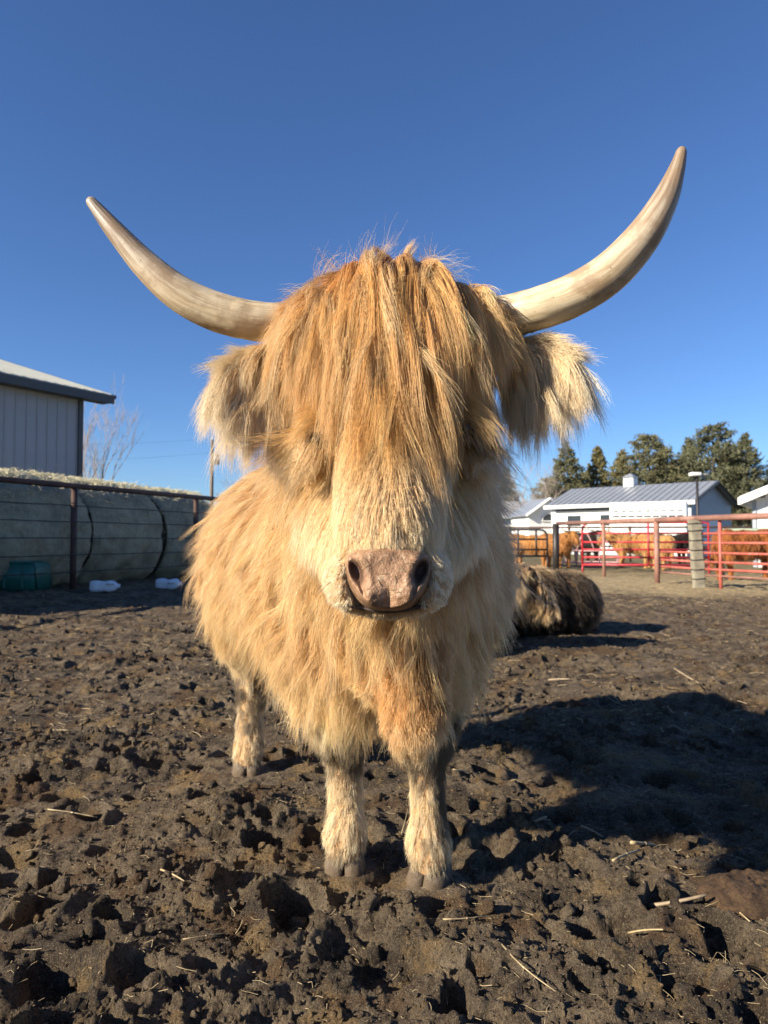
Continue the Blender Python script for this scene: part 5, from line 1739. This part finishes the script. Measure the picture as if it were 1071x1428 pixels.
horn([(660, 446, 1.33, 54), (700, 442, 1.31, 58), (745, 432, 1.28, 60), (797, 413, 1.26, 60), (847, 383, 1.235, 58), (893, 335, 1.215, 51), (925, 283, 1.20, 39), (943, 238, 1.19, 24), (952, 204, 1.185, 12)])

# ---- cloven hooves
def hoof_mat():
    t = NT('hoof_horn')
    c = t.coord('Object')
    col = t.ramp(t.noise(c, 40, 6, 0.65), [(0.3, (0.075, 0.060, 0.045)), (0.55, (0.17, 0.135, 0.10)), (0.75, (0.28, 0.23, 0.17))])
    low = t.n('ShaderNodeSeparateXYZ'); t.l(c, low.inputs[0])
    mudk = t.ramp(t.math('ADD', t.math('MULTIPLY', t.noise(c, 60, 6, .7), .06), low.outputs['Z']), [(0.045, (1, 1, 1)), (0.075, (0.15, 0.15, 0.15))])
    col = t.mix(mudk, col, (0.11, 0.078, 0.050))
    return t.principled(col, 0.9, t.bump(t.noise(c, 90, 7, .7), 0.8, 0.006), 0, 0.15)
M_HOOF = hoof_mat()
for h, yaw in ((hoof_fr, 0), (hoof_fl, R(-24)), (hoof_hr, R(8)), (hoof_hl, R(5))):
    m = MB()
    for s in (-1, 1):
        # each claw: blunt wedge, sloped front wall
        prof = [(-0.004, -0.066), (0.020, -0.070), (0.046, -0.048), (0.056, 0.0), (0.050, 0.045), (0.020, 0.055), (0.0, 0.03)]
        lo = [m.bm.verts.new((s * (x * 1.08 + .005) + s * max(0, -y) * .10, y * 1.12, -0.03)) for x, y in prof]
        mi = [m.bm.verts.new((s * (x * 1.0 + .004) + s * max(0, -y) * .06, y * .97 + .004, 0.028)) for x, y in prof]
        hi = [m.bm.verts.new((s * (x * .84 + .003), y * .62 + .020, 0.066)) for x, y in prof]
        k = len(prof)
        for A, B in ((lo, mi), (mi, hi)):
            for i in range(k):
                m.bm.faces.new((A[i], A[(i + 1) % k], B[(i + 1) % k], B[i]))
        m.bm.faces.new(hi); m.bm.faces.new(lo[::-1])
    es = [e for e in m.bm.edges if e.calc_face_angle(0) > 0.5]
    bmesh.ops.bevel(m.bm, geom=es, offset=0.005, segments=2, affect='EDGES')
    bmesh.ops.rotate(m.bm, verts=m.bm.verts, matrix=Matrix.Rotation(yaw, 3, 'Z'))
    bmesh.ops.translate(m.bm, verts=m.bm.verts, vec=Vector((h.x, h.y - 0.012, -0.010)))
    own(m.build('hoof', M_HOOF, None, True))

# ---- tail
tb = Vector((-0.49, 3.20, 1.02))
tail_pts = [tb, tb + Vector((-.01, .06, -.05)), tb + Vector((-.02, .08, -.25)), tb + Vector((-.02, .07, -.5)), tb + Vector((-.02, .06, -.62))]
m = MB(); m.tube(tail_pts, [.04, .034, .024, .018, .012], 10)
tail = own(m.build('tail', M_HIDE, None, True))
gt = []
for k in range(70):
    f0 = rs.random() ** 0.6; i = min(int(f0 * 4), 3); b = tail_pts[i].lerp(tail_pts[i + 1], f0 * 4 - i)
    f = np.linspace(0, 1, 8)[:, None]; a = rs.random() * 6.28
    gt.append(np.array(b[:]) + np.array([[math.cos(a), math.sin(a), 0]]) * 0.035 * np.sqrt(f) + np.array([[0, 0, -1]]) * f * (0.12 + 0.16 * f0))
emit(np.array(gt), 1, 0, 0, 20, 0.012, 0.7, 0.006, rs, 0.0006, 'tail_hair', tail)
# ================================================================== OTHER CATTLE
def mesh_from(prim_fn, name, voxel, smooth):
    m = MB(); prim_fn(m)
    o = bpy.data.objects.new(name + '_raw', m.mesh(name + '_raw')); COL.objects.link(o)
    md = o.modifiers.new('r', 'REMESH'); md.mode = 'VOXEL'; md.voxel_size = voxel
    ms = o.modifiers.new('s', 'SMOOTH'); ms.factor = .5; ms.iterations = smooth
    me = bpy.data.meshes.new_from_object(o.evaluated_get(bpy.context.evaluated_depsgraph_get())); me.name = name
    old = o.data; bpy.data.objects.remove(o); bpy.data.meshes.remove(old)
    return me
def ch(m, pts, n=5):
    for (c0, r0), (c1, r1) in zip(pts[:-1], pts[1:]):
        for k in range(n + 1):
            f = k / n; c = Vector(c0).lerp(Vector(c1), f); r = r0 + (r1 - r0) * f
            m.ellipsoid(c, (r, r, r), None, 2)
def stand_prims(m):          # faces +x, 1.2 m high
    m.ellipsoid((.35, 0, .82), (.36, .28, .34)); m.ellipsoid((-.15, 0, .80), (.50, .30, .33)); m.ellipsoid((-.58, 0, .88), (.28, .26, .28))
    ch(m, [((.55, 0, .95), .24), ((.82, 0, 1.05), .17)])
    m.ellipsoid((.92, 0, 1.10), (.15, .125, .14)); ch(m, [((.98, 0, 1.06), .11), ((1.16, 0, .86), .07)])
    for x, y, k in ((.42, .15, .02), (.42, -.15, -.03), (-.62, .15, -.05), (-.60, -.15, .03)):
        ch(m, [((x, y, .72), .13), ((x + k, y, .40), .07), ((x + k, y, .08), .055), ((x + k + .02, y, .03), .06)])
    for s in (-1, 1): ch(m, [((.88, s * .12, 1.12), .04), ((.84, s * .27, 1.08), .025)], 4)
    ch(m, [((-.83, 0, .98), .04), ((-.90, 0, .70), .03), ((-.90, 0, .35), .05)])
stand_me = mesh_from(stand_prims, 'body', .028, 4)
stand_me.materials.append(M_HIDE)
stand_skin = Skin(stand_me)
def coarse_coat(sk, n, L, rs, back=(-1, 0, 0), drop=1.0, per=7):
    pos, nor = sk.sample(n, np.ones(len(sk.area)), rs)
    d0 = np.array([0, 0, -drop]) + np.array(back) * .4 + rs.standard_normal((n, 3)) * .3
    LL = L * (.6 + .7 * rs.random(n)) * np.where(pos[:, 2] < .42, .45, 1.0)
    return grow(sk, pos, nor, d0, LL, 6, .8, .45, .12, 7, .004, rs)
rs = np.random.default_rng(400)
stand_gu = coarse_coat(stand_skin, 1500, .12, rs)
def coat_mat(name, c):
    t = NT(name)
    n = t.noise(t.coord('Object'), 7, 6, .65)
    return t.principled(t.ramp(n, [(.3, tuple(v * .6 for v in c)), (.7, c)]), .85, None, 0, .15)
def bg_cow(px, d, yaw, col, label, scale=1.0, patch=None):
    x = (px - 535.5) / FPX * d
    o = empty('standing_cow', (x, d, gz(x, d) - .02), yaw); o.scale = (scale,) * 3
    tag(o, label, 'cow', 'cattle standing in the pens')
    b = link('body', stand_me, None, o, True); b.material_slots[0].link = 'OBJECT'; b.material_slots[0].material = coat_mat('cow_hide', col)
    r2 = np.random.default_rng(int(px))
    s = expand(stand_gu, 6, .035, .5, .012, r2)
    S = len(s); v = np.exp(r2.standard_normal(S) * .22)[:, None]
    cr = np.array(col)[None] * .75 * v; ct = np.clip(np.array(col)[None] * 1.15 * v, 0, .9)
    if patch is not None:
        k = (s[:, 0, 0] > 1.0)[:, None]; cr = np.where(k, np.array(patch), cr); ct = np.where(k, np.array(patch), ct)
    add_hair('coat', s, np.full(S, .0028), cr, ct, o)
    for sd in (-1, 1):
        c = catmull([(.90, sd * .09, 1.2), (.90, sd * .24, 1.22), (.96, sd * .42, 1.27), (1.0, sd * .50, 1.42)], 12)
        m = MB(); m.tube([tuple(q) for q in c], list(np.linspace(.036, .008, 12)), 8); m.build('horn', M_HORN_PLAIN, o, True)
    return o
M_HORN_PLAIN = simple_mat('pale_horn', (.45, .36, .24), .45)
bg_cow(738, 25.0, R(150), (.50, .24, .075), 'orange tan cow standing behind the black gate', .98)
bg_cow(776, 23.6, R(-70), (.42, .19, .06), 'rusty orange cow beside the thick black gate post', 1.0)
bg_cow(818, 27.0, R(-80), (.030, .022, .018), 'black cow with pale muzzle at the pink ring feeder', 1.05, (.5, .42, .34))
bg_cow(884, 24.0, R(178), (.52, .27, .095), 'tan cow standing side on behind the red gate', 1.0)
bg_cow(938, 27.5, R(20), (.026, .019, .016), 'black cow half hidden behind the slim brown post', 1.0)
bg_cow(1046, 16.5, R(4), (.33, .115, .030), 'red brown cow standing behind the faded red rails at the right edge', 1.02)
bg_cow(915, 22.8, R(100), (.55, .30, .11), 'pale tan cow seen from behind next to the slim brown post', .95)

# ---- two cattle lying behind the standing cow
def lie_prims(m):            # lies along +x (head end), 0.75 m high
    m.ellipsoid((.30, 0, .38), (.42, .36, .36)); m.ellipsoid((-.18, .0, .36), (.52, .40, .36)); m.ellipsoid((-.62, .0, .34), (.34, .36, .32))
    m.ellipsoid((-.55, -.30, .20), (.36, .16, .20)); m.ellipsoid((.45, -.26, .16), (.30, .12, .14)); m.ellipsoid((.45, .26, .16), (.30, .12, .14))
    ch(m, [((-.25, -.40, .09), .08), ((-.62, -.44, .06), .055)]); ch(m, [((.60, -.28, .10), .075), ((.36, -.36, .06), .05), ((.20, -.38, .05), .05)])
    ch(m, [((.60, .24, .10), .075), ((.86, .24, .07), .055), ((.98, .24, .05), .055)])
    ch(m, [((.55, 0, .50), .24), ((.92, .0, .62), .16)])
    m.ellipsoid((1.02, 0, .66), (.14, .12, .13)); ch(m, [((1.08, 0, .62), .105), ((1.24, 0, .42), .068)])
    for s in (-1, 1): ch(m, [((.98, s * .12, .68), .04), ((.95, s * .27, .62), .025)], 4)
    ch(m, [((-.92, 0, .42), .04), ((-1.0, -.05, .18), .03), ((-1.02, -.1, .06), .04)])
lie_me = mesh_from(lie_prims, 'body', .018, 6)
lie_skin = Skin(lie_me)
rs = np.random.default_rng(500)
pos, nor = lie_skin.sample(3200, (lie_skin.cen[:, 2] > .02) * 1.0, rs)
lie_L = .15 * (.6 + .7 * rs.random(len(pos))) * np.where(pos[:, 2] < .15, .4, 1.0)
lie_gu = grow(lie_skin, pos, nor, DOWN + np.array([-.4, 0, 0]) + rs.standard_normal((len(pos), 3)) * .25, lie_L, 8, .9, .40, .12, 8, .005, rs)
lie_gu[:, :, 2] = np.maximum(lie_gu[:, :, 2], .015)
def lying(x, y, yaw, colfn, label, sc, horns=True):
    o = empty('lying_cow', (x, y, gz(x, y) - .03), yaw); o.scale = (sc,) * 3
    tag(o, label, 'cow')
    link('body', lie_me, coat_mat('cow_hide', (.09, .055, .03)), o, True)
    r2 = np.random.default_rng(int(x * 100) + 3)
    s = expand(expand(lie_gu, 2, .03, .4, .008, r2), 6, .016, .7, .008, r2)
    S = len(s); v = np.exp(r2.standard_normal(S) * .2 + np.repeat(r2.standard_normal(S // 6), 6) * .15)[:, None]
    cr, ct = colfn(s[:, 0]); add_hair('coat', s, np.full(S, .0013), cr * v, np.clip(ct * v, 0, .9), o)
    for sd in (-1, 1) if horns else ():
        c = catmull([(1.0, sd * .09, .76), (1.0, sd * .24, .78), (1.06, sd * .42, .83), (1.10, sd * .50, .98)], 12)
        m = MB(); m.tube([tuple(q) for q in c], list(np.linspace(.036, .008, 12)), 8); m.build('horn', M_HORN_PLAIN, o, True)
def shaded_coat(p):
    k = (sstep(.60, .72, p[:, 2] + .05 * vnoise3(p * 6, 5)) * sstep(.95, .75, p[:, 0]))[:, None]  # dark sides stand in for cast shade, tan top for sunlight
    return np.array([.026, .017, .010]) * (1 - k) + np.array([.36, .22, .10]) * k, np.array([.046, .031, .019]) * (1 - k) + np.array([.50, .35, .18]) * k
lying(1.24, 7.1, R(196), shaded_coat, 'tan backed cow, its shade painted dark into the coat, lying on the mud with its rump towards the corral', 1.0, False)
lying(0.16, 6.02, R(-4), lambda p: (np.tile([.44, .26, .11], (len(p), 1)), np.tile([.64, .44, .22], (len(p), 1))), 'tan cow lying mostly hidden behind the standing cow, only its nose showing past the chest', 0.98, False)

# ================================================================== LOOSE THINGS ON THE MUD
def stalk(px0, py0, px1, py1, r, label, mat=M_STRAW, mid=0.0, name='straw_stalk'):
    a, b = G(px0, py0), G(px1, py1)
    a.z = gz(a.x, a.y) + r * 1.2 + .006; b.z = gz(b.x, b.y) + r * 1.2 + .006
    n = 7; pts = []
    sd = (b - a).cross(Vector((0, 0, 1))).normalized()
    for k in range(n):
        f = k / (n - 1); p = a.lerp(b, f); pts.append(p + sd * mid * math.sin(f * math.pi))
    up = min(.022, max(gz(p.x, p.y) + r - p.z for p in pts))
    for k, p in enumerate(pts): p.z += max(0, up) + .003 * math.sin(k / (n - 1) * 3.1)
    o = empty(name, a); tag(o, label, 'straw' if mat is M_STRAW else 'husk', 'loose stalks on the mud')
    m = MB(); m.tube(pts, [r * (1 - .35 * k / (n - 1)) for k in range(n)], 7)
    q = m.build('stem', mat, o, True); q.matrix_parent_inverse = Matrix.Translation(-a)
    mm = pts[n // 2]; m = MB(); m.tube([pts[n // 2 - 1].lerp(mm, .8), mm, mm.lerp(pts[n // 2 + 1], .2)], [r * .98, r * 1.12, r * .9], 7)
    q = m.build('node', mat, o, True); q.matrix_parent_inverse = Matrix.Translation(-a)
    return o
stalk(855, 1215, 893, 1184, .0040, 'thick pale straw stalk at the shadow edge, slanting to the lower left')
stalk(880, 1183, 920, 1169, .0055, 'broad split straw piece poking into the big cow shadow')
stalk(632, 1092, 682, 1075, .0028, 'straight pale stalk just right of the front hoof in the sunlit gap')
stalk(224, 1229, 257, 1252, .0028, 'short bright straw on the mud below and left of the front hooves')
stalk(66, 1151, 136, 1150, .0022, 'long level straw on the left side of the mud')
stalk(995, 1258, 1046, 1300, .0024, 'slim straw running down beside the brown dung pat')
stalk(876, 1284, 925, 1315, .0026, 'slim straw slanting down between clods at lower right')
stalk(700, 1330, 775, 1388, .0018, 'thin bent straw near the bottom edge', M_STRAW, .012)
stalk(560, 1172, 568, 1080, .0016, 'thin upright curled stem standing between the front legs', M_STRAW, .02)
stalk(905, 1262, 985, 1276, .0055, 'dry grey brown husk curled on the mud below the big shadow', M_HUSK, .012, 'dry_husk')
stalk(730, 1148, 762, 1154, .0060, 'stubby broken pale husk beside the shadow of the front legs', M_HUSK, .0, 'dry_husk')
stalk(810, 1158, 840, 1166, .0045, 'small tan husk at the shadow edge near the centre right', M_HUSK, .0, 'dry_husk')
stalk(765, 952, 795, 955, .0075, 'flat pale husk on the sunlit mud beyond the shadow', M_HUSK, .0, 'dry_husk')
stalk(940, 940, 985, 952, .0060, 'long pale husk on the sunlit mud right of the lying cow', M_HUSK, .01, 'dry_husk')
stalk(255, 1320, 318, 1300, .0016, 'fine straw at the lower left below the hoof print', M_STRAW, .006)
stalk(618, 1298, 680, 1284, .0018, 'fine curved straw below the right front hoof', M_STRAW, .01)

def dung():
    c = G(1052, 1262); o = empty('dung_pat', (c.x, c.y, gz(c.x, c.y))); tag(o, 'smooth dark brown dung pat at the right edge of the mud', 'dung pat')
    nr, na = 14, 48; V, F = [(0, 0, .032)], []
    for i in range(1, nr + 1):
        f = i / nr
        for k in range(na):
            a = 2 * math.pi * k / na
            rr = f * (.125 + .018 * math.sin(2 * a + 1) + .010 * math.sin(5 * a))
            V.append((rr * math.cos(a), rr * math.sin(a) * .9, .034 * (1 - f ** 4) + .004 * math.sin(f * 17 + a * 2) * (1 - f) - .012 * (f > .95)))
    for k in range(na): F.append((0, 1 + k, 1 + (k + 1) % na))
    Q = [(1 + (i - 1) * na + k, 1 + i * na + k, 1 + i * na + (k + 1) % na, 1 + (i - 1) * na + (k + 1) % na) for i in range(1, nr) for k in range(na)]
    T = F + [t for q in Q for t in ((q[0], q[1], q[2]), (q[0], q[2], q[3]))]
    V = np.array(V); V[:, 2] += .010 * vnoise3(V * 45, 3) + .005 * vnoise3(V * 130, 4)
    t = NT('dung'); pos = t.coord('Object')
    n = t.noise(pos, 60, 7, .7, 1.0); n2 = t.noise(t.coord('Object', (1, 3, 1)), 160, 5, .7)
    t.principled(t.ramp(n, [(.38, (.040, .023, .012)), (.6, (.105, .062, .032))]), .75, t.bump(t.math('ADD', n, n2), .8, .008), 0, .3)
    link('pat', mesh_np('pat', V, T), t.m, o, True)
dung()
